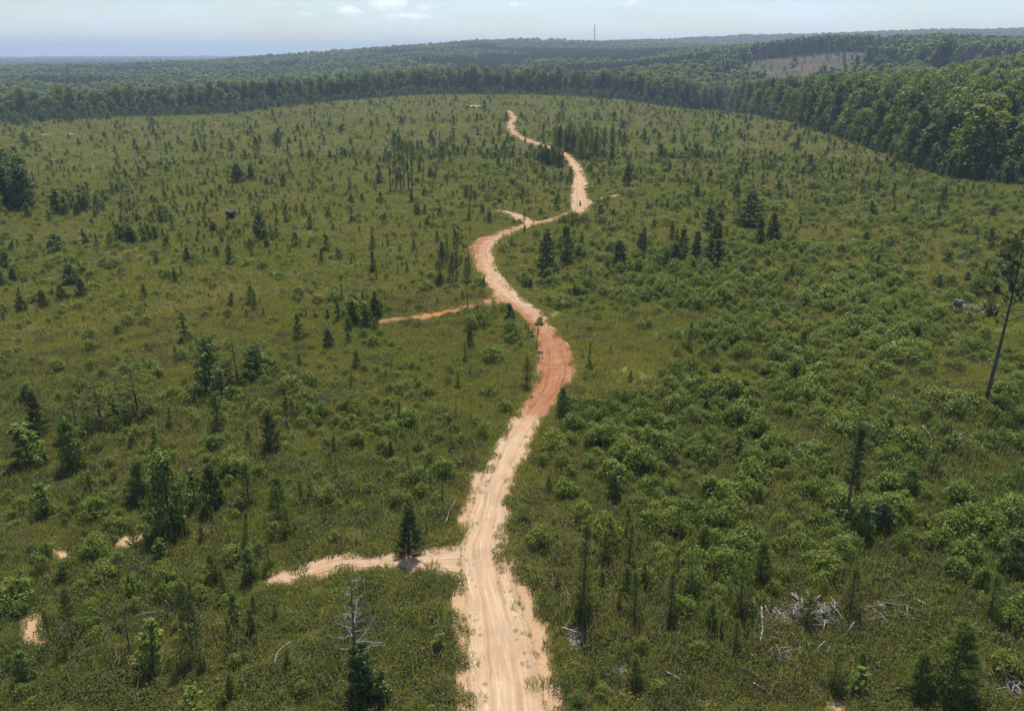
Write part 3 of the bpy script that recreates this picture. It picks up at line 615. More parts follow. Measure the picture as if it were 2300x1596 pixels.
# ------------------------------------------------------------------ the dirt road and its side tracks
def ribbon(name, path, lift, cross=23, main=True, orange_fn=None):
    P = path[:, :2]; T = unit(np.gradient(P, axis=0)); Nn = np.stack([T[:, 1], -T[:, 0]], 1); w = path[:, 2]
    s = np.concatenate([[0], np.cumsum(np.linalg.norm(np.diff(P, axis=0), axis=1))])
    t = np.linspace(-1.22, 1.22, cross); n = len(P)
    el = 1 + .13 * perlin(s / 2.1, 0 * s, 31) + .10 * perlin(s / .7, 0 * s, 32); e2 = 1 + .13 * perlin(s / 2.1, 0 * s + 9, 33) + .10 * perlin(s / .7, 0 * s + 5, 34)
    tt = t[None] * np.where(t[None] < 0, el[:, None], e2[:, None])
    XY = P[:, None] + Nn[:, None] * (tt * w[:, None])[..., None]
    x = XY[..., 0].ravel(); y = XY[..., 1].ravel(); base = np.array([gz(a, b) for a, b in zip(x, y)]).reshape(n, cross)
    R = np.hypot(P[:, 0], P[:, 1])
    ta = np.abs(t)[None]
    wander = .06 * perlin(s / 14, 0 * s + 3, 41)[:, None]
    prof = np.zeros((n, cross))
    if main:
        for c0, dpt, wd in ((-.40, .13, .10), (.38, .12, .10), (-.12, .07, .05), (.70, .07, .06), (-.72, .08, .05)):
            prof -= dpt * np.exp(-((t[None] - c0 - wander) / wd) ** 2) * (.6 + .6 * perlin(s / 6, 0 * s + c0 * 10, 43)[:, None])
        prof += .07 * np.exp(-((ta - .98) / .10) ** 2)
        prof += .05 * perlin(x / 1.3, y / 1.3, 44).reshape(n, cross)
        hump = np.exp(-((P[:, 1] - ground(1083, 1236)[1]) / .55) ** 2)[:, None] * .28 + np.exp(-((P[:, 1] - ground(1090, 1215)[1]) / .5) ** 2)[:, None] * .18   # water bars across the road
        prof += hump * np.clip(1.1 - ta, 0, 1)
    else:
        prof += .05 * perlin(x / 1.1, y / 1.1, 45).reshape(n, cross) * (ta < 1)
    lf = lift + .0004 * R
    Zz = base + prof + lf[:, None] - np.clip((ta - 1.0) / .2, 0, 1) ** 1.0 * (.16 + lf[:, None])
    mb = MB(); V = np.stack([XY[..., 0], XY[..., 1], Zz], -1).reshape(-1, 3)
    a_, b_ = np.meshgrid(np.arange(n - 1), np.arange(cross - 1), indexing='ij'); q = np.stack([a_ * cross + b_, a_ * cross + b_ + 1, (a_ + 1) * cross + b_ + 1, (a_ + 1) * cross + b_], -1).reshape(-1, 4)
    mb.add(V, q); me = mb.mesh(name, [M['road']], True)
    def at(nm, v):
        k = me.attributes.new(nm, 'FLOAT', 'POINT'); k.data.foreach_set('value', np.asarray(v, np.float32).ravel())
    redv = path[:, 3:4] * np.ones((1, cross))
    if main:
        vv = project(np.stack([P[:, 0], P[:, 1], base[:, cross // 2]], 1))[1]
        bias = np.interp(-vv, [-2000, -760, -735, -680, -650, -620, -590, -560, -540, -500], [0, 0, -.35, -.5, -.2, -.15, -.4, -.4, -.3, 0])[:, None]
        redv = redv + bias * t[None]
    at('red', redv); at('side', np.repeat(t[None], n, 0)); at('along', np.repeat(s[:, None], cross, 1)); at('orange', (orange_fn(s / s[-1])[:, None] if orange_fn else np.zeros((n, 1))) * np.ones((1, cross)))
    return structure(name, me)
rd = ribbon('dirt_road', MAIN, .07); rd['label'] = 'winding sandy and red clay dirt road through the clearing'
tr_labels = ['sandy side track forking off the road', 'sandy shoulder of the fork', 'orange clay side track', 'sandy stub of track at the far bend', 'thin pale track beyond the far bend', 'distant sandy track at the edge of the clearing']
for k, (p, lb) in enumerate(zip(SPP, tr_labels)):
    if k == 2: p[:, 3] = .75
    if k in (3,): p[:, 3] = .25
    ribbon('dirt_track', p, .035 + .004 * k, 13, False, (lambda q: np.exp(-((q - .55) / .16) ** 2)) if k == 2 else None)['label'] = lb

# ------------------------------------------------------------------ where things grow
def sector(n, R0, R1, half=.74):
    if R0 < 100: half = .98
    n = int(n * half / (.80 if R0 < 100 else .66))
    a = (rng.random(n) * 2 - 1) * half; R = np.sqrt(rng.random(n) * (R1 ** 2 - R0 ** 2) + R0 ** 2); return np.sin(a) * R, np.cos(a) * R
def inframe(x, y, z, mu=420, mv=200):
    u, v, d = project(np.stack([x, y, z], 1)); return (u > -mu) & (u < 2300 + mu) & (v > -200) & (v < 1596 + mv) & (d > 5), u, v, d
def blobs(u, v, L):
    m = np.zeros_like(u)
    for bu, bv, ru, rv, amp in L: m += amp * np.exp(-(((u - bu) / ru) ** 2 + ((v - bv) / rv) ** 2))
    return m
def is_field(x, y, pad=0): return np.hypot(x, y) < edge_R(np.arctan2(x, y)) - pad
Z_SHRUB = [(650, 960, 240, 120, .3), (150, 880, 160, 90, .3), (250, 1150, 220, 60, .4), (1700, 1280, 350, 90, .4), (2150, 1150, 160, 120, .4), (600, 820, 120, 50, .3), (300, 620, 260, 50, .2), (1850, 700, 330, 130, 1.0), (1900, 900, 380, 130, 1.1), (1500, 950, 260, 110, .8), (1650, 620, 300, 70, .9), (2150, 780, 180, 70, .8), (2000, 1150, 320, 170, .7), (1600, 1130, 260, 130, .8), (2250, 950, 160, 120, .6), (1330, 620, 120, 50, .4), (2200, 1300, 160, 200, .6),
 (800, 930, 130, 70, .7), (480, 900, 160, 90, .5), (930, 1080, 110, 80, .6), (400, 1080, 260, 100, .35), (250, 1330, 260, 150, .35), (530, 1280, 110, 60, .3), (150, 650, 180, 90, .25), (900, 700, 140, 25, .5), (1450, 800, 130, 60, -.5), (2250, 700, 90, 60, -.6), (1700, 800, 90, 60, -.2), (2130, 850, 130, 35, -.8), (1950, 470, 300, 60, .3)]
Z_PINE = [(1400, 1250, 170, 130, .9), (1700, 1250, 200, 100, .5), (1900, 1420, 330, 160, .9), (1500, 1500, 260, 110, .8), (600, 1100, 260, 150, .6), (1000, 1100, 90, 120, .5), (430, 1400, 160, 130, .7), (680, 1450, 200, 130, .8), (930, 1450, 120, 120, .5), (1000, 620, 110, 60, .6), (700, 620, 260, 80, .35), (1000, 850, 200, 100, .6), (1350, 880, 110, 80, .7), (1450, 560, 220, 60, .5), (1200, 400, 60, 40, .5), (1600, 860, 200, 60, .4), (1900, 450, 300, 80, .4), (400, 420, 350, 90, .35), (2150, 1450, 160, 150, .6)]
Z_YOUNG = [(1100, 330, 300, 60, .7), (1800, 380, 330, 70, .9), (400, 500, 350, 90, .6), (1500, 300, 300, 40, .6), (300, 980, 260, 90, .5), (150, 1120, 150, 120, .5), (300, 1420, 250, 150, .6), (850, 1500, 100, 90, .5), (1850, 1200, 240, 120, .35), (2220, 1350, 120, 150, .5), (1050, 430, 250, 60, .4), (600, 330, 350, 50, .5), (1250, 480, 120, 40, .5)]
Z_BRAM = [(1750, 1330, 350, 120, .5), (2150, 1250, 200, 200, .5), (430, 1050, 160, 70, .4), (620, 1180, 200, 60, .3), (1000, 1000, 80, 60, .3), (1900, 1250, 420, 220, 1.0), (1500, 1300, 300, 250, .8), (2100, 1000, 220, 110, .5), (2050, 890, 80, 60, .8), (300, 1400, 350, 200, .6), (900, 1080, 130, 80, .8), (500, 900, 200, 110, .5), (200, 950, 220, 120, .6), (850, 1500, 160, 130, .5), (900, 700, 120, 30, .5)]
Z_GRASS = [(1450, 800, 170, 80, 1), (700, 620, 400, 160, .8), (250, 750, 300, 120, 1), (2220, 720, 130, 90, 1), (1500, 560, 400, 90, .7), (1100, 900, 150, 100, .5), (1950, 500, 400, 60, .8), (200, 700, 300, 100, .6), (2130, 850, 150, 40, 1)]

def grow(n, R0, R1, Z, base, clump, seed, lo=0.0):
    x, y = sector(n, R0, R1); n = len(x); z = H(x, y); ok, u, v, d = inframe(x, y, z)
    dens = base + blobs(u, v, Z); cl = .5 + .5 * perlin(x / clump, y / clump, seed) * 1.4
    dens = dens * (.85 if Z is Z_SHRUB else 1.0) * (1 - .93 * np.clip(patches(u, v, 'l') * 1.3, 0, 1)); k = ok & is_field(x, y, 2) & (rng.random(n) < dens * np.clip(cl * 1.6, .15, 1.4)) & (road_d(x, y) > lo) & (patches(u, v, 's') < .45) & (patches(u, v, 'm') < .5)
    return x[k], y[k], z[k], u[k], v[k], d[k]
def cat_(*a): return tuple(np.concatenate(c) for c in zip(*a))

# landmarks that a label can lean on: (u, v, phrase)
LM = [(1080, 1240, 'the sandy fork in the road'), (1130, 1500, 'the wide sandy stretch of road'), (1120, 1060, 'the pale straight stretch of road'), (1250, 830, 'the red clay bend'), (1090, 580, 'the road curve over the clay track'), (950, 710, 'the orange clay side track'),
 (1300, 440, 'the far sandy bend'), (1280, 330, 'the dark pine thicket'), (1150, 270, 'the last visible bend of the road'), (810, 1450, 'the bare dead tree'), (385, 1190, 'the big dense round tree'), (300, 900, 'the feathery conifer'), (530, 800, 'the dark tree clump'), (620, 960, 'the thin twin pines'), (435, 1430, 'the three leggy pines'), (90, 1410, 'the bare orange soil bank'), (60, 1000, 'the pale bush tree'),
 (518, 490, 'the black box blind'), (905, 420, 'the thin tall pines'), (50, 420, 'the dark grove'), (90, 640, 'the long dark thicket'), (230, 770, 'the white stump'), (920, 1180, 'the dark pine bush over the fork'), (80, 302, 'the distant sandy track'), (1060, 237, 'the bare patch on the crest'),
 (1420, 570, 'the conifer row'), (1590, 570, 'the dark conifer group'), (1410, 660, 'the lone bare snag'), (2040, 810, 'the two leaning poles'), (2215, 800, 'the lone tall pine'), (2150, 690, 'the grey board blind'), (1900, 1120, 'the dark narrow pine'), (2080, 985, 'the long white log'), (1800, 1390, 'the bleached wood pile'), (1400, 1300, 'the slim pines over the chips'), (2270, 1550, 'the grey brush heap'), (1880, 742, 'the pale sticks in the shrubs'),
 (2115, 445, 'the dark meadow conifer'), (1850, 360, 'the edge of the tall woods'), (1680, 480, 'the ragged open conifer'), (640, 410, 'the far dark conifer pair'), (395, 620, 'the small black conifer')]
lmu = np.array([l[0] for l in LM]); lmv = np.array([l[1] for l in LM])
def place_of(u, v):
    s = .25 + .75 * np.clip(v / 1000, .1, 1)
    i = int(np.argmin(((lmu - u) / s) ** 2 + ((lmv - v) / (s * .7)) ** 2)); du, dv = (u - lmu[i]) / s, (v - lmv[i]) / (s * .7)
    rel = ('right of' if du > 0 else 'left of') if abs(du) > abs(dv) else ('below' if dv > 0 else 'above')
    return i, rel, math.hypot(du, dv)
ORD = ['first', 'second', 'third', 'fourth', 'fifth', 'sixth', 'seventh', 'eighth', 'ninth', 'tenth', 'eleventh', 'twelfth', 'thirteenth', 'fourteenth', 'fifteenth', 'sixteenth', 'seventeenth', 'eighteenth', 'nineteenth']
def ordinal(n):
    if n < 19: return ORD[n]
    t, r_ = divmod(n + 1, 10); T_ = ['', '', 'twent', 'thirt', 'fort', 'fift', 'sixt', 'sevent', 'eight', 'ninet'][t]
    return T_ + 'ieth' if r_ == 0 else T_ + 'y-' + ORD[r_ - 1]
def label_by_place(rows, mk):
    """rows: (key, where, order); gives each its rank among those with the same look on the same side of the same landmark"""
    seen = {}; out = [None] * len(rows); cnt = {}
    for r_ in rows: cnt[r_[:2]] = cnt.get(r_[:2], 0) + 1
    for i in sorted(range(len(rows)), key=lambda q: rows[q][2]):
        k = rows[i][:2]; n = seen.get(k, 0); seen[k] = n + 1; out[i] = mk(k[0], k[1], n, cnt[k])
    return out

# ------------------------------------------------------------------ single trees the photograph shows one by one
# (u, v of the foot, v of the top, kind, widening, label, category)
NOTE = [
 (385, 1190, 1020, 'dense', 1.05, 'big dense round tree over the red soil bank', 'tree'),
 (478, 1146, 1040, 'dense', .8, 'slimmer dark tree beside the big dense round tree', 'tree'),
 (442, 1140, 1050, 'young', .8, 'thin leafy sapling between the two dense trees', 'tree'),
 (920, 1240, 1140, 'pinebush', 1.2, 'dense dark pine bush casting shade on the sandy fork', 'pine'),
 (1262, 935, 866, 'dense', .85, 'dark leafy tree at the lower end of the red clay bend', 'tree'),
 (1147, 746, 678, 'dense', .85, 'dark leafy tree below the junction with the clay track', 'tree'),
 (1110, 708, 668, 'pine', 1.2, 'young pine in the corner of the clay track junction', 'pine'),
 (1057, 783, 740, 'conifer', .9, 'small dark conifer in the grass below the clay track', 'conifer'),
 (1183, 868, 798, 'pine', 1.2, 'tall shaggy pine at the inner verge of the red bend', 'pine'),
 (1050, 685, 578, 'tallpine', .8, 'tall dark pine standing over the clay track', 'pine'),
 (1086, 672, 618, 'tallpine', .8, 'smaller pine at the junction with the clay track', 'pine'),
 (1226, 612, 515, 'conifer', .85, 'slim spire-topped conifer at the head of the row', 'conifer'),
 (1272, 592, 503, 'dense', 1.0, 'dark round-headed tree next to the spire conifer', 'tree'),
 (1392, 602, 540, 'conifer', 1.2, 'broad dark conifer in the middle of the row', 'conifer'),
 (1443, 570, 510, 'conifer', .6, 'narrow dark conifer beside a dead pole', 'conifer'),
 (1530, 590, 508, 'conifer', .7, 'grey green conifer at the near end of the dark group', 'conifer'),
 (1562, 585, 520, 'conifer', .6, 'thin conifer inside the dark group', 'conifer'),
 (1601, 598, 497, 'conifer', .75, 'tallest darkest conifer of the dark group', 'conifer'),
 (1509, 540, 495, 'conifer', .6, 'small conifer behind the dark group', 'conifer'),
 (1495, 602, 560, 'conifer', .8, 'short dark conifer left of the dark group', 'conifer'),
 (1735, 548, 480, 'conifer', .8, 'dark conifer standing alone in the bright shrubs', 'conifer'),
 (1706, 552, 490, 'conifer', .7, 'conifer paired with the one alone in the bright shrubs', 'conifer'),
 (1655, 452, 412, 'conifer', 1.0, 'dark small conifer on the wide meadow', 'conifer'),
 (1680, 510, 428, 'conifer', 1.5, 'ragged open conifer with spreading limbs', 'conifer'),
 (1590, 520, 460, 'young', 1.1, 'yellowish loose tree behind the dark group', 'tree'),
 (1408, 418, 368, 'conifer', .8, 'lone dark conifer right of the far bend', 'conifer'),
 (1400, 328, 298, 'conifer', .9, 'dark conifer at the end of the pine thicket', 'conifer'),
 (2115, 470, 418, 'conifer', .8, 'dark conifer alone on the meadow below the woods', 'conifer'),
 (1565, 445, 415, 'conifer', .9, 'low dark conifer above the shrub field', 'conifer'),
 (1790, 338, 305, 'dense', .9, 'bushy tree close to the edge of the tall woods', 'tree'),
 (312, 935, 800, 'openconifer', 1.35, 'feathery conifer with airy tiered branches', 'conifer'),
 (230, 960, 855, 'openconifer', 1.6, 'low spreading conifer beside the feathery one', 'conifer'),
 (178, 985, 870, 'openconifer', 1.2, 'dim green conifer in the dark hollow', 'conifer'),
 (88, 980, 880, 'conifer', .7, 'thin conifer on the near side of the dark hollow', 'conifer'),
 (60, 910, 868, 'conifer', 1.0, 'small black conifer alone on the grassy slope', 'conifer'),
 (475, 880, 752, 'dense', 1.35, 'largest dark tree of the clump on the slope', 'tree'),
 (535, 862, 752, 'openconifer', 1.6, 'conifer at the right side of the clump on the slope', 'conifer'),
 (575, 845, 770, 'dense', 1.4, 'dark tree closing the clump on the slope', 'tree'),
 (500, 905, 822, 'young', 1.1, 'yellow green leafy tree in front of the dark clump', 'tree'),
 (492, 965, 878, 'dense', .7, 'blue green narrow tree below the dark clump', 'tree'),
 (612, 1015, 925, 'pinebush', 1.0, 'shaggy pine with a black heart below the twin pines', 'pine'),
 (648, 975, 880, 'tallpine', .7, 'taller of the thin twin pines', 'pine'),
 (662, 978, 895, 'tallpine', .6, 'shorter of the thin twin pines', 'pine'),
 (70, 1045, 945, 'young', 1.3, 'pale leafy bush tree near the dead grey branches', 'tree'),
 (170, 1055, 935, 'dense', 1.0, 'silvery tall bush tree in the hollow', 'tree'),
 (370, 1100, 1000, 'youngpale', 1.0, 'pale airy sapling on the weedy bank', 'tree'),
 (497, 1135, 1050, 'young', .7, 'short leafy tree behind the big dense one', 'tree'),
 (435, 1468, 1308, 'tallpine', .9, 'tallest of the three leggy pines', 'pine'),
 (448, 1470, 1360, 'tallpine', .8, 'second stem of the three leggy pines', 'pine'),
 (420, 1462, 1380, 'tallpine', .7, 'shortest of the three leggy pines', 'pine'),
 (168, 1452, 1325, 'tallpine', .9, 'leaning pine beside the white stick', 'pine'),
 (116, 1448, 1372, 'tallpine', .8, 'small leggy pine by the orange soil bank', 'pine'),
 (520, 1462, 1390, 'tallpine', .6, 'small leggy pine on the reddish patch', 'pine'),
 (345, 1500, 1385, 'young', 1.2, 'bright leafy tree below the curved dead branch', 'tree'),
 (365, 1262, 1208, 'young', 1.2, 'bright sapling below the red soil bank', 'tree'),
 (565, 1300, 1225, 'dense', 1.1, 'broad dark bush tree at the tip of the sandy track', 'tree'),
 (530, 1400, 1328, 'young', .7, 'narrow bright sapling under the broad bush tree', 'tree'),
 (55, 1330, 1275, 'young', 1.3, 'yellow green bush tree at the picture edge', 'tree'),
 (60, 1530, 1460, 'dense', 1.2, 'blue green leafy thicket at the lower picture corner', 'tree'),
 (440, 1640, 1545, 'youngpale', 1.2, 'pale yellowish bush at the lower picture edge', 'tree'),
 (860, 1575, 1500, 'young', 1.1, 'leafy bush beside the ivy-clad dead tree', 'tree'),
 (985, 1460, 1418, 'young', 1.3, 'bright bush beside the wide sandy stretch', 'tree'),
 (1310, 1370, 1160, 'slimpine', 1.0, 'tall slim pine over the wood chips', 'pine'),
 (1305, 1390, 1310, 'pine', .9, 'short pine at the foot of the tall slim pine', 'pine'),
 (1412, 1275, 1175, 'slimpine', 1.1, 'slim pine behind the wood chips', 'pine'),
 (1425, 1388, 1282, 'pine', 1.1, 'full young pine beside the grey wood chips', 'pine'),
 (1550, 1330, 1240, 'pine', 1.2, 'shaggy pine above the bleached wood pile', 'pine'),
 (1660, 1375, 1250, 'pine', 1.2, 'large young pine next to the upright white log', 'pine'),
 (1810, 1405, 1325, 'pine', 1.2, 'yellowish young pine behind the wood pile', 'pine'),
 (1705, 1310, 1220, 'pinebush', 1.1, 'round blue green bush over the wood pile', 'pine'),
 (2130, 1560, 1395, 'pinebush', 1.3, 'biggest broad pine below the fallen logs', 'pine'),
 (2220, 1390, 1290, 'pine', 1.2, 'pine in the leafy tangle near the picture edge', 'pine'),
 (2060, 1560, 1470, 'pinebush', 1.2, 'yellow green pine beside the biggest broad pine', 'pine'),
 (1975, 1200, 1120, 'dense', 1.3, 'large dark bush tree right of the narrow pine', 'tree'),
 (1935, 1215, 1130, 'dense', 1.2, 'dark bush tree under the narrow pine', 'tree'),
 (1578, 1235, 1175, 'dense', 1.2, 'round bright bush in the bramble thicket', 'shrub'),
 (2040, 1115, 1050, 'dense', 1.3, 'wide bushy shrub below the white log', 'shrub'),
 (1380, 1125, 1062, 'dense', 1.1, 'leafy bush on the verge right of the road', 'shrub'),
 (2270, 1290, 1190, 'dense', 1.4, 'dark leafy mass at the picture edge', 'tree'),
 (2090, 1065, 1000, 'pine', 1.3, 'young pine near the foot of the white log', 'pine'),
 (1945, 905, 850, 'pine', 1.2, 'dark young pine in the thick shrub belt', 'pine'),
 (1802, 790, 745, 'conifer', .7, 'thin pointed conifer in the shrub belt', 'conifer'),
 (395, 635, 608, 'conifer', 1.0, 'small black conifer on the olive slope', 'conifer'),
 (638, 422, 390, 'conifer', 1.0, 'pair-like dark conifer on the far slope', 'conifer'),
 (535, 412, 368, 'conifer', 1.3, 'wider dark conifer of the far pair', 'conifer'),
 (566, 408, 372, 'conifer', 1.0, 'narrower dark conifer of the far pair', 'conifer'),
 (586, 538, 482, 'pinebush', 1.3, 'dark shaggy pine near the black blind', 'pine'),
 (697, 512, 476, 'dense', 1.0, 'dark round bush on the olive slope', 'tree'),
 (722, 588, 555, 'young', 1.2, 'leafy sapling on the olive slope', 'tree'),
 (312, 350, 322, 'young', 1.2, 'leafy tree on the far flat', 'tree'),
 (440, 342, 312, 'conifer', .9, 'dark slim tree on the far flat', 'conifer'),
 (15, 605, 560, 'dense', 1.6, 'black leafy tree at the picture edge', 'tree'),
 (1303, 462, 450, 'young', 1.1, 'tiny bush standing in the sandy bend', 'shrub'),
 (1178, 515, 468, 'tallpine', .8, 'pine by the sandy stub of track', 'pine'),
 (833, 238, 222, 'dense', 1.4, 'dark round tree on the crest', 'tree'),
 (1024, 228, 207, 'young', 1.6, 'pale round tree on top of the crest', 'tree'),
 (1088, 245, 222, 'young', 1.1, 'yellowish sapling on the crest', 'tree'),
 (936, 212, 165, 'tallpine', 1.2, 'tall pine standing at the crest', 'pine'),
 (1170, 268, 250, 'conifer', 1.3, 'dark tree beside the last visible bend', 'conifer'),
 (1138, 272, 248, 'dense', 1.0, 'dark bush inside the last visible bend', 'tree'),
 (160, 640, 590, 'dense', 1.5, 'dark bush of the long thicket on the slope', 'tree'),
 (185, 668, 628, 'pinebush', 1.6, 'largest dark pine bush of the long thicket', 'pine'),
 (140, 675, 640, 'pinebush', 1.4, 'middle dark pine bush of the long thicket', 'pine'),
 (100, 690, 652, 'pinebush', 1.6, 'low dark pine bush of the long thicket', 'pine'),
 (50, 700, 665, 'pinebush', 1.6, 'outer dark pine bush of the long thicket', 'pine'),
 (740, 780, 735, 'dense', 1.2, 'twin-headed dark bush in the sapling slope', 'shrub'),
 (700, 870, 830, 'shrub', 1.3, 'dark mounded bush with a bare stick', 'shrub'),
 (1265, 690, 658, 'shrub', 1.4, 'low wide dark bush in the grass right of the road', 'shrub'),
]
PR['pinebush'] = [Proto(*mk_pine(3.6 + .3 * i, 1.15, 340 + i, bare=.0, whorls=13, needle=.30, up=.8, dense=1.2, cm='needle'), 'pine_sapling') for i in range(3)]
PR['pinedark'] = [Proto(*mk_pine(3.8, 1.15, 345 + i, bare=.0, whorls=13, needle=.30, up=.8, dense=1.2, cm='needle_dark'), 'pine_sapling') for i in range(2)]
PR['slimpine'] = [Proto(*mk_pine(5.4, .62, 350 + i, bare=.1, whorls=15, needle=.26, up=.9, dense=1.0), 'pine_sapling') for i in range(2)]
PR['openconifer'] = [Proto(*mk_pine(6.5, 2.0, 360 + i, bare=.08, whorls=11, needle=.30, up=.12, dense=.9, cm='needle', w=.03), 'conifer') for i in range(2)]
PR['youngpale'] = [Proto(*mk_broad(4.0, 1.1, 370, 12, 45, .14, .12, 'broad_bright'), 'young_tree')]
NAME_OF = {'dense': 'bushy_tree', 'young': 'young_tree', 'youngpale': 'young_tree', 'pine': 'pine_sapling', 'pinebush': 'pine_sapling', 'pinedark': 'pine_sapling', 'slimpine': 'pine_sapling', 'tallpine': 'young_pine', 'conifer': 'conifer', 'openconifer': 'conifer', 'shrub': 'shrub'}
taken = []
for k, (u, v, vt, kind, wf, lb, cat) in enumerate(NOTE):
    kind = 'pinedark' if kind == 'pinebush' and ('dark' in lb or 'black' in lb) else kind; p, z, h = height_to(u, v, vt); pr = PR[kind][k % len(PR[kind])]; wf *= {'dense': .80, 'conifer': 1.35}.get(kind, 1.0)
    plant(kind, k, p[0], p[1], z - .05, h / pr.h, rng.random() * 6.28, NAME_OF[kind] if cat != 'shrub' else 'shrub', lb, cat, None, h * F / max(20, math.hypot(*p)) > 30, wf)
    taken.append((p[0], p[1], max(.8, h * .22)))
# the dark pine thicket, the grove and the thin tall pines
def cluster(poly_uv, n, kinds, h0, h1, name, label, cat, group, seed):
    r = np.random.default_rng(seed); mine = []
    for k in range(n):
        w = r.dirichlet(np.full(len(poly_uv), .35)); u = sum(a * b[0] for a, b in zip(w, poly_uv)); v = sum(a * b[1] for a, b in zip(w, poly_uv))
        p = ground(u, v)
        if road_d(p[0], p[1]) < 1.0: continue
        kd = kinds[k % len(kinds)]; pr = PR[kd][k % len(PR[kd])]; h = h0 + (h1 - h0) * r.random()
        mine.append((u, v, plant(kd, k, p[0], p[1], float(H(*p)) - .05, h / pr.h, r.random() * 6.28, name, label, cat, group, True, .9 + .3 * r.random())))
    for k, (u, v, o_) in enumerate(sorted(mine, key=lambda q: q[0])): o_['label'] = '%s, %s from the left' % (label, ordinal(k))
cluster([(1205, 322), (1250, 330), (1270, 340), (1310, 366), (1350, 358), (1385, 335), (1330, 318)], 60, ['tallpine', 'slimpine', 'pinebush'], 6.5, 10, 'young_pine', 'dark young pine packed in the thicket beside the road', 'pine', 'pines of the dark thicket', 5)
cluster([(1180, 355), (1215, 372), (1240, 380), (1270, 384), (1235, 352)], 16, ['tallpine', 'conifer', 'pinebush'], 4, 7, 'young_pine', 'dark young pine on the near verge facing the thicket', 'pine', 'pines facing the thicket', 6)
cluster([(-30, 440), (-30, 400), (40, 400), (85, 430), (70, 470), (-30, 480), (20, 470)], 40, ['dense', 'dense', 'tallpine'], 8, 14, 'grove_tree', 'tall dark tree crowded in the grove by the meadow', 'tree', 'trees of the dark grove', 7)
cluster([(110, 470), (160, 480), (230, 470), (200, 455), (100, 490)], 14, ['young'], 4, 7, 'young_tree', 'bright young tree fringing the dark grove', 'tree', 'young trees fringing the grove', 8)
cluster([(210, 545), (235, 560), (330, 545), (380, 530)], 12, ['pinebush', 'dense'], 2.5, 4.5, 'thicket_bush', 'dim bush in the loose thicket on the slope', 'shrub', 'bushes of the loose thicket', 9)
cluster([(985, 600), (1010, 560), (1030, 640), (985, 650), (1020, 590)], 14, ['tallpine', 'pine'], 3.2, 5.5, 'young_pine', 'slender dark pine in the belt beside the road curve', 'pine', 'pines beside the road curve', 10)
cluster([(760, 720), (800, 705), (850, 700), (870, 715), (820, 740)], 12, ['dense', 'young'], 3, 5, 'bushy_tree', 'dark bushy tree at the end of the clay track', 'tree', 'trees at the end of the clay track', 12)

# thin pines left standing: each a trunk with a small crown
for k, (u, v, vt) in enumerate([(877, 432, 342), (891, 425, 308), (901, 428, 345), (908, 424, 322), (918, 430, 316), (926, 424, 318)]):
    p, z, h = height_to(u, v, vt); r = np.random.default_rng(500 + k); T = MB(); C = MB()
    zz = np.linspace(0, 1, 6); pts = np.stack([r.normal() * .25 * zz ** 2, 0 * zz, h * zz - .2], 1); tube(T, pts, .20 * np.linspace(1, .45, 6), 6)
    for q in range(8):
        f = .72 + .28 * q / 8; a = q * 2.4; L = 1.5 * (1.15 - f) * 3
        b = bent([pts[-1][0] * f, 0, h * f], [math.cos(a), math.sin(a), .4], L, 3, 0, r); tube(T, b, [.05, .04, .03, .02], 4)
        n = 70; C_p = b[2] + r.normal(size=(n, 3)) * [.45, .45, .3]; blades(C, C_p, unit(r.normal(size=(n, 3)) + [0, 0, .6]) * .5, np.full(n, .045), 0, r)
    e = bpy.data.objects.new('thin_pine', None); COL.objects.link(e); e.location = (p[0], p[1], z); obj('trunk', T.mesh('trunk', [M['pine_bark']]), e); obj('crown', C.mesh('crown', [M['needle_dark']]), e)
    tag(e, ['shortest outer pole pine of the thin tall row', 'tallest pole pine of the thin tall row', 'third pole pine of the thin tall row', 'fourth pole pine of the thin tall row, in the middle', 'fifth pole pine of the thin tall row, straight', 'last pole pine of the thin tall row'][k], 'pine', 'thin tall pines in a row')

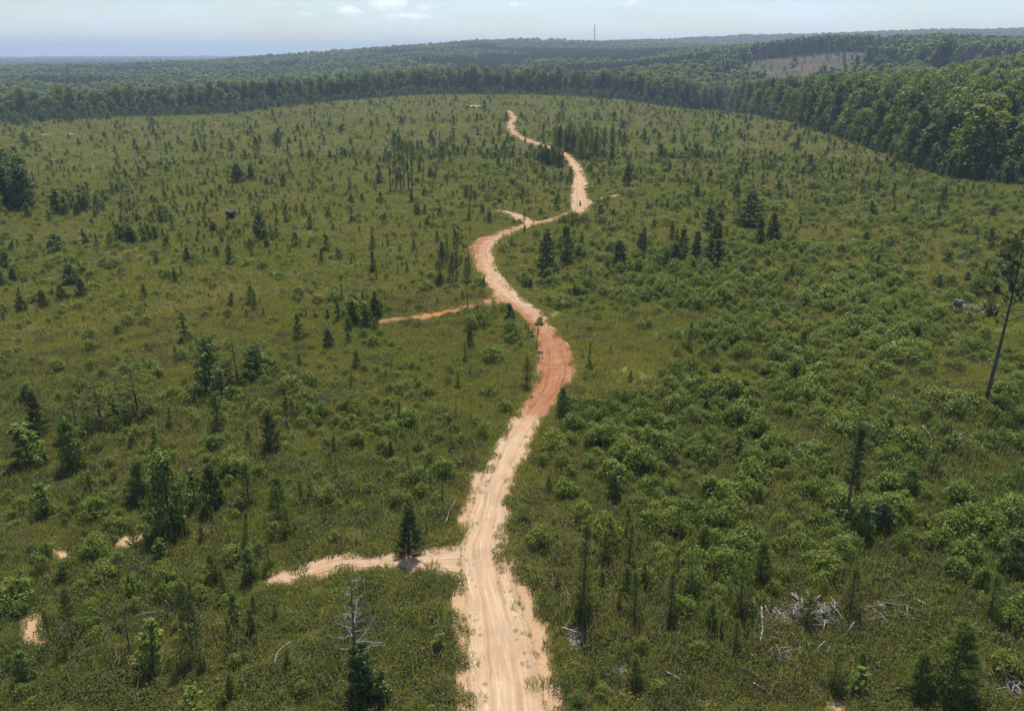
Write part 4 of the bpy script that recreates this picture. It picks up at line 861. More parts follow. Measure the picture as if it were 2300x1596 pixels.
# lone tall pine at the edge of the view
p, z, h = height_to(2212, 908, 535); r = np.random.default_rng(77)
e = bpy.data.objects.new('lone_pine', None); COL.objects.link(e); e.location = (p[0], p[1], z); tag(e, 'lone tall pine with bare lower trunk towering over the shrubs', 'pine')
T = MB(); zz = np.linspace(0, 1, 12); tpx = .25 * np.sin(zz * 2.2) * 1.0; tp = np.stack([tpx, .1 * zz, h * zz - .2], 1); tube(T, tp, np.interp(zz, [0, .05, 1], [.30, .23, .05]), 10); obj('trunk', T.mesh('trunk', [M['pine_bark']], True), e)
for q in range(30):
    f = .50 + .49 * q / 30; a = q * 2.4 + r.random() * .6; L = 5.6 * (1.06 - f) ** .5 * (.65 + .55 * r.random())
    if q < 3: a = [math.pi, .1, 3.6][q]; L = [3.6, 4.2, 3.2][q]
    b0 = [np.interp(f, zz, tpx), .1 * f, h * f]; b = bent(b0, [math.cos(a), math.sin(a), .18 + .5 * (f - .5)], L, 6, -.35, r, .09)
    lm = MB(); tube(lm, b, np.linspace(.06 * (1.2 - f) + .02, .012, 7), 5); nd = MB(); Pn, Dn = [], []
    for w in range(12 if q > 5 else 8):
        j = r.integers(3, 7); tw = bent(b[j], unit(b[j] - b[j - 1]) + r.normal(size=3) * .7 + [0, 0, .3], .4 + .8 * r.random(), 3, 0, r, .1); tube(lm, tw, [.018, .014, .01, .006], 3)
        for c0 in (tw[-1], tw[2], tw[1] if r.random() < .5 else tw[-1]):
            n = 22; Pn.append(np.repeat(c0[None], n, 0) + r.normal(size=(n, 3)) * .05); Dn.append(unit(r.normal(size=(n, 3)) + [0, 0, .5]) * .30)
    Pn = np.vstack(Pn); Dn = np.vstack(Dn); blades(nd, Pn, Dn, np.full(len(Pn), .022), 0, r)
    lo_ = obj('limb', lm.mesh('limb', [M['pine_bark']]), e); obj('needles', nd.mesh('needles', [M['needle_dark']]), lo_)
for q in range(7):
    f = .2 + .3 * q / 7; a = q * 2.1; lm = MB(); tube(lm, bent([np.interp(f, zz, tpx), 0, h * f], [math.cos(a), math.sin(a), .3], .5 + .4 * r.random(), 3, 0, r), [.02, .016, .012, .008], 4); obj('dead_stub', lm.mesh('dead_stub', [M['snag']]), e)

# dark narrow pine above the brambles
p, z, h = height_to(1900, 1172, 952); r = np.random.default_rng(78)
e = bpy.data.objects.new('young_pine', None); COL.objects.link(e); e.location = (p[0], p[1], z); tag(e, 'dark narrow pine with a dense black crown over the brambles', 'pine')
T = MB(); zz = np.linspace(0, 1, 8); tube(T, np.stack([-.1 * np.sin(zz * 3), 0 * zz, h * zz - .2], 1), np.linspace(.15, .03, 8), 8); obj('trunk', T.mesh('trunk', [M['pine_bark']]), e)
C = MB()
for q in range(52):
    f = .40 + .59 * q / 52; a = q * 2.4; L = 1.5 * (1.03 - f) ** .4 * (.3 + .8 * r.random()); b = bent([0, 0, h * f], [math.cos(a), math.sin(a), .45], L, 3, -.2, r)
    for c0 in b[1:]:
        n = 26; blades(C, np.repeat(c0[None], n, 0) + r.normal(size=(n, 3)) * .07, unit(r.normal(size=(n, 3)) + [0, 0, .4]) * .27, np.full(n, .02), 0, r)
obj('crown', C.mesh('crown', [M['needle_dark']]), e)

# little tree leaning over the road
p, z, h = height_to(1204, 782, 714); r = np.random.default_rng(79)
e = bpy.data.objects.new('young_pine', None); COL.objects.link(e); e.location = (p[0], p[1], z); tag(e, 'small leaning tree with a tuft crown at the red road verge', 'tree')
T = MB(); C = MB(); zz = np.linspace(0, 1, 6); T_p = np.stack([.35 * zz, 0 * zz, h * .86 * zz - .1], 1); tube(T, T_p, np.linspace(.07, .03, 6), 6)
for c0, rr_ in (((.4, 0, h * .9), .55), ((.75, .1, h * .8), .42), ((.05, -.1, h * .82), .4), ((.55, .2, h * .98), .4), ((-.55, 0, h * .42), .3), ((-.7, .1, h * .55), .28)):
    tube(T, [[.15, 0, h * .4], [(c0[0] + .2) / 2, 0, (c0[2] + h * .4) / 2], list(c0)], [.025, .02, .012], 4)
    n = 110; d = sphere_dirs(n, r); leaves(C, np.array(c0) + d * rr_ * (.4 + .6 * r.random((n, 1))) * [1, 1, .75], d + [0, 0, .4], .11, .5, 0, r)
obj('trunk', T.mesh('trunk', [M['pine_bark']]), e); obj('crown', C.mesh('crown', [M['needle']]), e)

# bare dead tree wrapped in vine
p, z, h = height_to(815, 1572, 1290); r = np.random.default_rng(80)
e = bpy.data.objects.new('dead_tree', None); COL.objects.link(e); e.location = (p[0], p[1], z); tag(e, 'bare grey dead tree with long curved branches and leafy vine below', 'dead tree')
T = MB(); zz = np.linspace(0, 1, 9); tp = np.stack([-.12 * np.sin(zz * 4) - .2 * zz, 0 * zz, h * zz - .2], 1); tube(T, tp, np.linspace(.13, .02, 9), 8); obj('trunk', T.mesh('trunk', [M['snag_dark']]), e)
for q in range(22):
    f = .40 + .58 * q / 22; a = [0.1, 3.0, .5, -.4, 2.6, 3.5][q % 6] + r.normal() * .35; L = (2.6 if q < 9 else 1.5) * (1.15 - f * .75) * (.6 + .5 * r.random())
    B = MB(); b0 = [np.interp(f, zz, tp[:, 0]), 0, h * f]; b = bent(b0, [math.cos(a), math.sin(a), .05 + .5 * f], L, 6, -.35, r, .12); tube(B, b, np.linspace(.035, .008, 7), 5)
    for w in range(6):
        j = r.integers(2, 6); tube(B, bent(b[j], unit(b[j] - b[j - 1]) + r.normal(size=3) * .5, L * .4, 4, -.2, r, .14), np.linspace(.014, .005, 5), 4)
    obj('branch', B.mesh('branch', [M['snag']]), e)
C = MB()
for q in range(26):
    f = q / 26; a = q * 2.4; n = 80; d = sphere_dirs(n, r); c0 = np.array([math.cos(a) * (.65 - .35 * f), math.sin(a) * .5, .3 + f * h * .42]); leaves(C, c0 + d * (.5 - .15 * f) * (.5 + .5 * r.random((n, 1))), d + [0, 0, .4], .11, .6, 0, r)
obj('vine', C.mesh('vine', [M['broad_dark']]), e)

# snags and poles
SN = [(1409, 690, 622, 0, 'lone bare snag with short side branches in the shrubs'), (1445, 585, 458, 1, 'thin dead pole rising over the conifer row'), (1575, 625, 540, 2, 'forked grey dead tree in front of the dark group'), (2012, 834, 790, 3, 'shorter of the two leaning poles'), (2040, 850, 775, 1, 'taller leaning pole with a wispy top'),
 (272, 1312, 1232, 3, 'grey dead snag under the red soil bank'), (293, 1470, 1340, 1, 'dark dead stem behind the curved branch'), (258, 1480, 1400, 3, 'leaning dead stem near the white stick'), (1258, 905, 842, 1, 'thin bare sticks above the dark tree at the red bend'), (1530, 290, 232, 1, 'bare pole on the far meadow'), (1452, 490, 452, 0, 'short grey snag above the road bend'), (1320, 470, 440, 1, 'dead pole beside the far sandy bend'), (1132, 480, 445, 0, 'small snag at the stub of track'), (2165, 600, 545, 2, 'pale bent snag in the meadow'), (60, 1050, 1020, 2, 'dead grey branches in the pale bush'), (2060, 500, 455, 0, 'thin snag on the meadow below the woods')]
for u, v, vt, k, lb in SN:
    p, z, h = height_to(u, v, vt); pr = PR['snag'][k]; plant('snag', k, p[0], p[1], z, h / pr.h, rng.random() * 6.28, 'dead_tree', lb, 'dead tree', None, True, 1.0, (0, .12 if 'lean' in lb else 0))
    taken.append((p[0], p[1], .4))

# fallen logs, sticks (from, to, radius)
LOGS = [((2070, 966), (2094, 1000), .11, 'long white log slanting through the dry brush'), ((2157, 1000), (2164, 983), .09, 'short curved white log near the long one'), ((1708, 1378), (1705, 1465), .10, 'upright-lying white log beside the wood pile'), ((2052, 1357), (2086, 1374), .13, 'thick split log at the end of the wood pile'), ((2012, 1380), (2083, 1418), .08, 'long thin grey log below the split one'), ((1986, 1366), (1940, 1372), .10, 'grey log half hidden behind the yellowish pine'),
 ((1001, 1188), (1024, 1130), .055, 'birch-white log above the sandy fork'), ((815, 1190), (814, 1163), .06, 'white stick standing in the weeds'), ((1108, 1250), (1116, 1237), .07, 'pale stick at the road verge'), ((146, 1452), (147, 1405), .055, 'thin white stick below the leaning pine'), ((215, 785), (223, 764), .09, 'white broken stump on the grassy slope'), ((245, 778), (248, 762), .05, 'pale upright stick near the white stump'),
 ((310, 1392), (385, 1388), .05, 'curved pale dead branch among the leggy pines'), ((340, 1352), (384, 1392), .04, 'thin dead limb crossing the curved branch'), ((620, 1500), (655, 1450), .04, 'bowed grey limb in the grass below the fork'), ((2190, 1090), (2215, 1100), .09, 'pale log at the picture edge in the rust brush'), ((1260, 1420), (1295, 1432), .07, 'short grey stick on the verge chips'), ((1840, 722), (1880, 735), .09, 'weathered log in the shrub belt'), ((1960, 738), (1990, 742), .09, 'dark log at the edge of the shrub belt'), ((2090, 662), (2130, 672), .09, 'pale log in front of the grey blind'),
 ((1776, 1345), (1790, 1360), .10, 'short white log on top of the wood pile'), ((1810, 1352), (1856, 1385), .12, 'bundle-side log of the bleached pile'), ((1738, 1375), (1752, 1392), .07, 'small stick of the bleached pile'), ((2255, 1540), (2292, 1566), .07, 'grey limb of the brush heap by the picture edge'), ((2040, 1345), (2045, 1330), .06, 'small upright stick behind the split log'), ((1690, 1545), (1720, 1560), .06, 'grey stick on the lower grassy patch'), ((1495, 1520), (1528, 1538), .06, 'pale stick on the grassy patch')]
for k, (a, b, rad, lb) in enumerate(LOGS):
    pa, pb = ground(*a), ground(*b); taken += [(*(pa * .5 + pb * .5), .9), (*pa, .6), (*pb, .6)]; r = np.random.default_rng(600 + k); n = 8; t = np.linspace(0, 1, n)
    up = 0
    if 'stump' in lb or 'standing' in lb or 'upright stick' in lb or 'white stick below' in lb:
        base, z0, hh = height_to(*a, b[1]); pts = np.stack([base[0] + .05 * hh * t, np.full(n, base[1]), z0 - .15 + (hh + .1) * t], 1); mid = np.array([base[0], base[1], z0])
    else:
        P2 = pa[None] * (1 - t[:, None]) + pb[None] * t[:, None]; perp = np.array([-(pb - pa)[1], (pb - pa)[0]]); curve = .16 if ('curved' in lb or 'bowed' in lb) else .02
        P2 = P2 + perp[None] * (np.sin(t * 3.14) * curve)[:, None]; P2 += r.normal(size=P2.shape) * .02
        zz = H(P2[:, 0], P2[:, 1]) + rad * .8 + .40 + .1 * math.sin(k); pts = np.column_stack([P2, zz]); mid = pts.mean(0); mid[2] = zz.min() - rad
    lg = MB(); tube(lg, pts - mid, rad * np.linspace(1.0, .6, n) * (1 + r.normal(size=n) * .06), 7)
    L = np.linalg.norm(pts[-1] - pts[0])
    for q in range(3):
        j = r.integers(2, 7); tube(lg, bent((pts - mid)[j], r.normal(size=3) * [1, 1, .3] + [0, 0, .5], min(.5, L * .15), 2, 0, r), [rad * .35, rad * .25, rad * .1], 4)
    o_ = obj('log' if rad > .065 else 'dead_branch', lg.mesh('log', [M['log']], True)); o_.location = mid; tag(o_, lb, 'log' if rad > .065 else 'branch')

# bleached slash: splinters beyond counting
def slash(name, uv, n, ru, rv, seed, label, lmin=.3, lmax=1.3, rad=.03, zh=.5):
    r = np.random.default_rng(seed); sl = MB()
    for k in range(n):
        g_ = ground(uv[0] + r.normal() * ru, uv[1] + r.normal() * rv)
        if road_d(g_[0], g_[1]) < .1: continue
        L = lmin + (lmax - lmin) * r.random(); d = unit(r.normal(size=3) * [1, 1, .22]); c0 = np.array([g_[0], g_[1], float(H(*g_)) + .06 + zh * r.random() ** 2])
        tube(sl, [c0 - d * L / 2, c0 + r.normal(size=3) * .02, c0 + d * L / 2], np.array([1, .9, .6]) * rad * (.6 + .8 * r.random()), 4)
    tag(obj(name, sl.mesh(name, [M['log']])), label, kind='stuff')
slash('wood_debris', (1825, 1388), 190, 26, 13, 700, 'heap of bleached splinters and sticks', .4, 1.7, .045, 1.0)
slash('wood_debris', (1735, 1385), 130, 36, 20, 701, 'scattered bleached sticks left of the heap', .3, 1.2, .035, .45)
slash('wood_debris', (1960, 1385), 60, 50, 14, 702, 'scattered grey sticks right of the heap', .4, 1.5, .035, .8)
slash('wood_debris', (1375, 1345), 70, 26, 28, 703, 'grey wood chips between slim pines', .15, .6, .025, .1)
slash('wood_debris', (1280, 1390), 70, 24, 60, 704, 'chips strewn along the road verge', .15, .5, .02, .08)
slash('wood_debris', (2272, 1552), 40, 16, 12, 705, 'brush heap of grey sticks', .6, 1.6, .03, .5)
slash('wood_debris', (2150, 765), 60, 16, 8, 706, 'pale brush heap in the shrub belt', .6, 1.8, .045, .6)
slash('wood_debris', (2160, 688), 70, 34, 8, 707, 'pale split wood around the grey blind', .6, 2.0, .06, .4)
slash('wood_debris', (1880, 745), 40, 20, 8, 708, 'pale sticks in the shrubs', .5, 1.4, .045, .4)
slash('wood_debris', (1755, 1475), 40, 36, 10, 709, 'dark grey sticks below the heap', .5, 1.4, .035, .7)
slash('wood_debris', (2180, 1010), 50, 40, 14, 710, 'pale sticks in the rust brush', .4, 1.4, .035, .8)

# ------------------------------------------------------------------ made things
def paint(name, c, rough=.6):
    m = mat(name); t = N(m.node_tree, 'ShaderNodeTexCoord'); n = noise(m, t.outputs['Object'], 5, 5, .65)
    surface(m, mixc(m, ramp(m, n, .3, .8), tuple(x * .75 for x in c), c), rough, .3, n, .15, .02); return m
M['black'] = paint('black_paint', (.018, .018, .022)); M['grey'] = paint('weathered_grey_boards', (.13, .125, .12)); M['greytrim'] = paint('pale_metal_flap', (.45, .44, .43), .4); M['redpaint'] = paint('dark_red_paint', (.17, .035, .025)); M['rubber'] = paint('black_rubber', (.02, .02, .02), .9)
M['white'] = paint('white_metal_roof', (.8, .8, .78), .4); M['steel'] = paint('mast_steel', (.22, .21, .21), .5); M['drum'] = paint('antenna_drum', (.18, .17, .18), .6)
def box(mb, c, s, rz=0.0, bev=.0):
    x, y, z = [q / 2 for q in s]; V = np.array([[a * x, b * y, d * z] for a in (-1, 1) for b in (-1, 1) for d in (-1, 1)]); ca, sa = math.cos(rz), math.sin(rz)
    V = np.stack([V[:, 0] * ca - V[:, 1] * sa, V[:, 0] * sa + V[:, 1] * ca, V[:, 2]], 1) + np.array(c)
    mb.add(V, [[0, 1, 3, 2], [4, 6, 7, 5], [0, 4, 5, 1], [2, 3, 7, 6], [0, 2, 6, 4], [1, 5, 7, 3]])
def part(name, parent, m, *boxes):
    b = MB()
    for q in boxes: box(b, *q)
    return obj(name, b.mesh(name, [m]), parent)
for (u, v, r_) in [(519, 495, 2.2), (519, 503, 2.0), (2150, 694, 1.6), (2151, 704, 1.3), (2150, 712, 1.6), (1825, 1388, 2.2), (1735, 1385, 1.6), (1375, 1345, 1.2), (900, 436, 7.0), (905, 428, 6.0), (1780, 1392, 2.0), (1800, 1420, 1.6), (1730, 1420, 1.4), (925, 1310, 3.2), (860, 1290, 3.0), (800, 1290, 3.0), (740, 1300, 2.6), (860, 1270, 2.0), (770, 1270, 2.0), (700, 1290, 2.0), (870, 1480, 2.6), (770, 1480, 2.0)]: taken.append((*ground(u, v), r_))
# black box blind on posts
p, z, h = height_to(519, 495, 481)
e = bpy.data.objects.new('hunting_blind', None); COL.objects.link(e); e.location = (p[0], p[1], z - .1); e.rotation_euler = (0, 0, .25); e.scale = (1.0,) * 3; tag(e, 'black box blind raised on thin posts above the olive slope', 'hunting blind')
w_, d_, b0, b1 = 1.9, 1.6, .75, 2.15
part('wall', e, M['black'], ((0, -d_ / 2, (b0 + b1) / 2), (w_, .05, b1 - b0))); part('wall', e, M['black'], ((0, d_ / 2, (b0 + b1) / 2), (w_, .05, b1 - b0)))
part('wall', e, M['black'], ((-w_ / 2 + .03, 0, (b0 + b1) / 2), (.05, d_ - .06, b1 - b0 - .004))); part('wall', e, M['black'], ((w_ / 2 - .03, 0, (b0 + b1) / 2), (.05, d_ - .06, b1 - b0 - .004)))
part('floor_panel', e, M['black'], ((0, 0, b0 - .04), (w_ + .04, d_ + .1, .07))); part('roof', e, M['black'], ((0, 0, b1 + .04), (w_ + .2, d_ + .2, .07)))
for a in (-1, 1):
    for b in (-1, 1): part('leg', e, M['black'], ((a * (w_ / 2 - .1), b * (d_ / 2 - .1), b0 / 2 - .1), (.09, .09, b0 + .05)))
    part('corner_post', e, M['black'], ((a * (w_ / 2 - .02), -d_ / 2 - .06, (b0 + b1) / 2 + .12), (.08, .06, b1 - b0 + .3)))
# grey box blind
p = ground(2150, 692); e = bpy.data.objects.new('hunting_blind', None); COL.objects.link(e); e.location = (p[0], p[1], float(H(*p)) - .1); e.rotation_euler = (0, 0, -.25); tag(e, 'grey board blind on thin legs with an open pale flap', 'hunting blind')
part('front_panel', e, M['grey'], ((0, -.45, 1.05), (1.05, .05, .95))); part('side_panel', e, M['black'], ((-.5, 0, 1.05), (.05, .84, .94))); part('side_panel', e, M['grey'], ((.5, 0, 1.05), (.05, .84, .94))); part('back_panel', e, M['grey'], ((0, .45, 1.05), (1.05, .05, .95))); part('roof', e, M['grey'], ((0, 0, 1.56), (1.15, 1.05, .05)))
fl = MB(); fl.add([[-.5, -.4, 1.6], [-.15, -.4, 1.6], [-.3, -.35, 2.0], [-.5, -.36, 1.6], [-.15, -.36, 1.6], [-.3, -.31, 2.0]], [[0, 1, 4, 3], [1, 2, 5, 4], [2, 0, 3, 5]], [[0, 2, 1], [3, 4, 5]]); obj('flap', fl.mesh('flap', [M['greytrim']]), e)
for a in (-1, 1):
    for b in (-1, 1): part('leg', e, M['grey'], ((a * .46, b * .4, .25), (.06, .06, .7)))
# low dark red cart
p = ground(2151, 704); e = bpy.data.objects.new('cart', None); COL.objects.link(e); e.location = (p[0], p[1], float(H(*p)) + .12); e.rotation_euler = (0, 0, -.1); tag(e, 'low dark red cart lying in the grass before the grey blind', 'cart')
part('bed', e, M['redpaint'], ((0, 0, .34), (.95, .6, .06))); part('side_board', e, M['redpaint'], ((0, .29, .42), (.95, .03, .12))); part('side_board', e, M['redpaint'], ((0, -.29, .42), (.95, .03, .12))); part('end_board', e, M['redpaint'], ((-.46, 0, .42), (.03, .54, .12)))
for a in (-1, 1):
    for b in (-1, 1):
        wl = MB(); tube(wl, [[a * .34, b * .34 - .04, .2], [a * .34, b * .34 + .04, .2]], [.2, .2], 14); obj('wheel', wl.mesh('wheel', [M['rubber']]), e)
# white roofed shelter at the far wood edge
p = ground(392, 251); e = bpy.data.objects.new('shelter', None); COL.objects.link(e); e.location = (p[0], p[1], float(H(*p))); tag(e, 'tiny white-roofed shelter before the distant wood edge', 'shelter')
part('roof', e, M['white'], ((0, 0, 3.1), (3.2, 2.2, .18)), ((0, 0, 3.28), (1.6, 1.1, .16))); part('wall', e, M['grey'], ((0, .6, 1.5), (2.4, .1, 3.0)))
for a in (-1, 1):
    for b in (-1, 1): part('post', e, M['black'], ((a * 1.3, b * .9, 1.5), (.15, .15, 3.05)))
# communication mast on the far ridge
az_m = math.atan((1334 - 1150) / 1897.0); Rm = 2900.0; p = np.array([math.sin(az_m) * Rm, math.cos(az_m) * Rm]); zm = float(H(*p)); top = CAM_H + Rm * (118 - 60) / math.hypot(1897, 184)
e = bpy.data.objects.new('communication_mast', None); COL.objects.link(e); e.location = (p[0], p[1], zm); tag(e, 'distant lattice mast with antenna drums above the ridge', 'communication mast')
hm = top - zm; LT = MB(); s3 = 1.5
cor = [np.array([math.cos(a) * s3, math.sin(a) * s3]) for a in (0, 2.094, 4.189)]
for c0 in cor: tube(LT, [[c0[0], c0[1], 0], [c0[0] * .8, c0[1] * .8, hm]], [.32, .32], 5)
nb_ = int(hm / 4)
for k in range(nb_):
    for q in range(3):
        a, b = cor[q], cor[(q + 1) % 3]; tube(LT, [[*(a * (1 - .2 * k / nb_)), k * hm / nb_], [*(b * (1 - .2 * (k + 1) / nb_)), (k + 1) * hm / nb_]], [.16, .16], 4)
obj('lattice', LT.mesh('lattice', [M['steel']]), e)
for f, dx, rr_ in ((.985, .4, 2.3), (.82, -1.2, 1.9), (.735, .2, 2.5), (.61, .0, 2.5), (.48, 1.0, 1.7)):
    dm = MB(); tube(dm, [[dx, -2.2, hm * f], [dx, -.6, hm * f]], [rr_ * .95, rr_], 14); obj('antenna', dm.mesh('antenna', [M['drum']]), e)

# ------------------------------------------------------------------ the growth of the clearing: the 280 largest of each kind are single things, the rest one mass
tk = np.array(taken)
def free(x, y):
    ok = np.ones(len(x), bool)
    for a, b, r_ in taken: ok &= np.hypot(x - a, y - b) > r_
    return ok
def settle(kind_keys, pts, hgt, wid, nmax, name, noun, cat, group_noun, stuff_name, stuff_label, parts_px, adj):
    x, y, z, u, v, d = pts; k = free(x, y); x, y, z, u, v, d, hgt, wid = [q[k] for q in (x, y, z, u, v, d, hgt, wid)]
    key = np.array(kind_keys)[rng.integers(0, len(kind_keys), len(x))]
    px = hgt * F / d; vis = (u > 10) & (u < 2290) & (v < 1620)
    order = np.argsort(-np.where(vis, px, 0)); top_, rest = order[:nmax], order[nmax:]
    rows = []
    for i in top_:
        l_, rel, ds = place_of(u[i], v[i]); sz = adj[0] if hgt[i] > adj[3] else adj[1] if hgt[i] > adj[4] else adj[2]
        rows.append((sz, rel + ' ' + LM[l_][2], ds))
    labs = label_by_place(rows, lambda sz, wh, n, c: '%s %s %s' % (sz, noun, wh) if c == 1 else '%s %s, %s one %s' % (sz, noun, ordinal(n), wh))
    for (sz, wh, _), lb, i in zip(rows, labs, top_):
        pr = PR[key[i]]; var = int(rng.integers(0, len(pr)))
        plant(key[i], var, x[i], y[i], z[i] - .04, hgt[i] / pr[var].h, rng.random() * 6.28, name, lb, cat, group_noun + ' over the clearing', px[i] > parts_px, wid[i], (rng.normal() * .05, rng.normal() * .05))
    ms = []; st = {}
    for kk in kind_keys: st[kk] = len(ms); ms += [q.joined for q in PR[kk]]
    idx = np.array([st[key[i]] + rng.integers(0, len(PR[key[i]])) for i in rest]); hh = np.array([([q.h for kk in kind_keys for q in PR[kk]])[q] for q in idx]); s = hgt[rest] / hh
    scatter(stuff_name, ms, np.stack([x[rest], y[rest], z[rest] - .04], 1), np.stack([s * wid[rest], s * wid[rest], s], 1), rng.random(len(rest)) * 6.28, idx, stuff_label)
    return len(x)
# pines
A = grow(1500, 37, 130, Z_PINE, .03, 18, 51, .5); B = grow(4000, 130, 330, Z_PINE, .06, 26, 52, .6); C_ = grow(7000, 330, 740, Z_PINE, .05, 50, 53, 1)
P_ = cat_(A, B, C_); nn = len(P_[0])
hg = np.clip(rng.lognormal(.58, .36, nn), .8, 4.2); hg *= np.where(P_[5] > 300, 1.2, 1.0)
n_p = settle(['pine', 'slimpine', 'pinebush'], P_, hg, .8 + .45 * rng.random(nn), 230, 'pine_sapling', 'pine sapling', 'pine', 'pine saplings', 'pine_regrowth', 'countless small pine seedlings over the clearing', 42, ('tall', 'middling', 'low', 2.6, 1.7))
# young broadleaf trees
A = grow(700, 37, 130, Z_YOUNG, .06, 16, 61, 1.6); B = grow(6000, 130, 330, Z_YOUNG, .16, 24, 62, .8); C_ = grow(9000, 330, 800, Z_YOUNG, .20, 45, 63, 1)
P_ = cat_(A, B, C_); nn = len(P_[0]); hg = np.clip(rng.lognormal(.62, .42, nn), .9, 5.2); hg *= np.where(P_[5] > 300, 1.25, .9)
n_y = settle(['young', 'young', 'young', 'young', 'dense'], P_, hg, .85 + .5 * rng.random(nn), 260, 'young_tree', 'leafy sapling', 'tree', 'leafy saplings', 'sapling_growth', 'countless leafy saplings over the far clearing', 42, ('tall', 'medium', 'small', 3.0, 2.0))
# shrubs
A = grow(17000, 37, 130, Z_SHRUB, .07, 9, 71, 1.3); B = grow(56000, 130, 330, Z_SHRUB, .15, 14, 72, .6); C_ = grow(42000, 330, 800, Z_SHRUB, .26, 36, 73, 1)
P_ = cat_(A, B, C_); nn = len(P_[0]); hg = np.clip(rng.lognormal(.10, .46, nn), .45, 2.9); hg *= np.where(P_[5] > 300, 1.15, 1.0) * np.where(P_[3] < 1050, .78, 1.0)
n_s = settle(['shrub'], P_, hg, .70 + .42 * rng.random(nn), 290, 'shrub', 'rounded green shrub', 'shrub', 'rounded shrubs', 'brush', 'countless rounded shrubs over the clearing', 9999, ('large', 'middling', 'small', 2.1, 1.6))

# ground cover
def cover(name, meshes, specs, base, Z, seed, label, lo, zs=1.0, soil_max=.45):
    X_, S_ = [], []
    for n, R0, R1, s0, s1 in specs:
        x, y = sector(n, R0, R1); n = len(x); z = H(x, y); ok, u, v, d = inframe(x, y, z, 700, 420); dens = base + blobs(u, v, Z); dens = dens * (1 - (.15 if name == 'grass' else .6) * np.clip(patches(u, v, 'l') * 1.3, 0, 1))
        cl = .72 + .5 * perlin(x / 6, y / 6, seed) + .35 * perlin(x / 24, y / 24, seed + 1)
        lo_ = lo + .7 * perlin(x / 1.5, y / 1.5, 91)
        bare = np.maximum(patches(u, v, 's'), patches(u, v, 'm') * 1.0)
        k = ok & is_field(x, y, -3) & (rng.random(n) < dens * np.clip(cl, .3, 1.3)) & (road_d(x, y) > lo_) & (bare + .35 * perlin(x / .9, y / .9, 92) < soil_max)
        X_.append(np.stack([x[k], y[k], z[k]], 1)); S_.append((s0 + (s1 - s0) * rng.random(k.sum())))
    X_ = np.vstack(X_); S_ = np.concatenate(S_)
    scatter(name, meshes, X_, np.stack([S_, S_, S_ ** .75 * zs * (.7 + .6 * rng.random(len(S_)))], 1), rng.random(len(S_)) * 6.28, rng.integers(0, len(meshes), len(S_)), label); return len(X_)
c1 = cover('grass', GRASS, [(72000, 36, 130, .6, 1.1), (46000, 130, 330, 1.0, 1.9), (44000, 330, 810, 1.8, 3.4)], .42, Z_GRASS, 81, 'olive and straw coloured grass', .0)
c2 = cover('weeds', WEED, [(26000, 36, 130, .6, 1.2), (46000, 130, 330, .8, 1.6), (40000, 330, 810, 1.4, 2.6)], .60, [(a, b, c, d, -.3 * e) for a, b, c, d, e in Z_GRASS], 83, 'low leafy weeds', .25)
c3 = cover('bramble_undergrowth', BRAMBLE, [(22000, 36, 130, .6, 1.5), (14000, 130, 330, .9, 1.6), (5000, 330, 740, 1.4, 2.4)], .05, Z_BRAM, 85, 'tangled dark green brambles', .9)
c4 = cover('dead_brush', DEADB, [(5000, 36, 130, .6, 1.1), (5000, 130, 330, .9, 1.6), (3000, 330, 740, 1.6, 2.6)], .06, [(2230, 1020, 70, 50, 1.), (2040, 930, 40, 22, .8), (1350, 1520, 120, 70, .3), (1900, 1330, 200, 60, .25), (500, 440, 130, 22, .6), (350, 570, 130, 40, .3), (700, 700, 200, 60, .2), (1980, 1000, 40, 20, .7)], 87, 'rusty and straw dead stems', .1)
# sparse weeds on the verges and between the wheel tracks
idx_ = rng.integers(0, 300, 1500); pv = MAIN[idx_]; off = np.sign(rng.normal(size=1500)) * (1.08 - .6 * rng.random(1500) ** 3.5); tdir = unit(np.gradient(MAIN[:, :2], axis=0))[idx_]
vx = pv[:, 0] + tdir[:, 1] * off * pv[:, 2] + rng.normal(size=1500) * .1; vy = pv[:, 1] - tdir[:, 0] * off * pv[:, 2] + rng.normal(size=1500) * .3
scatter('verge_weeds', GRASS[:4], np.stack([vx, vy, H(vx, vy) + .1], 1), .08 + .30 * rng.random(1500) ** 2.5, rng.random(1500) * 6.28, rng.integers(0, 4, 1500), 'sparse weeds creeping onto the road')

# ------------------------------------------------------------------ woods
def forest_pts(n, R0, R1, jit=1.0):
    x, y = sector(n, R0, R1, .66); n = len(x); R = np.hypot(x, y); k = (R > edge_R(np.arctan2(x, y))) & ((clearcut(x, y) < .35) | ((rng.random(n) < .008) & (perlin(x / 45, y / 45, 77) > .1))); return x[k], y[k]
# front rows, one by one along the edge
fx, fy, fr = [], [], []
for row in range(7):
    a = -.62
    while a < .66:
        R = float(edge_R(a)) + 2 + (22 * float(perlin(np.array(a * 26.0), np.array(.5), 12)) if a < .2 else 0) + row * 6.2 + rng.random() * 4; fx.append(math.sin(a) * R); fy.append(math.cos(a) * R); fr.append(row); a += (5.6 + 2.5 * rng.random()) / R
fx, fy, fr = np.array(fx), np.array(fy), np.array(fr); fz = H(fx, fy); ok, fu, fv, fd = inframe(fx, fy, fz, 80, 80)
score = np.where(ok, 22 * F / fd - fr * 5 - np.where(fv > 212, 0, 40), -1); order = np.argsort(-score); ind = order[:285]; rest_f = order[285:]; rest_f = rest_f[score[rest_f] > -60]
wrows, wobs = [], []
wl = [(0, 'of the far wood edge'), (500, 'of the wood edge past the rise'), (1000, 'of the belt past the crest'), (1400, 'of woods past the crest'), (1700, 'of the far dark wood wall'), (1900, 'of the middle dark wood wall'), (2050, 'of the near dark wood wall'), (2180, 'of the wood wall corner'), (2290, 'of the wood wall end')]
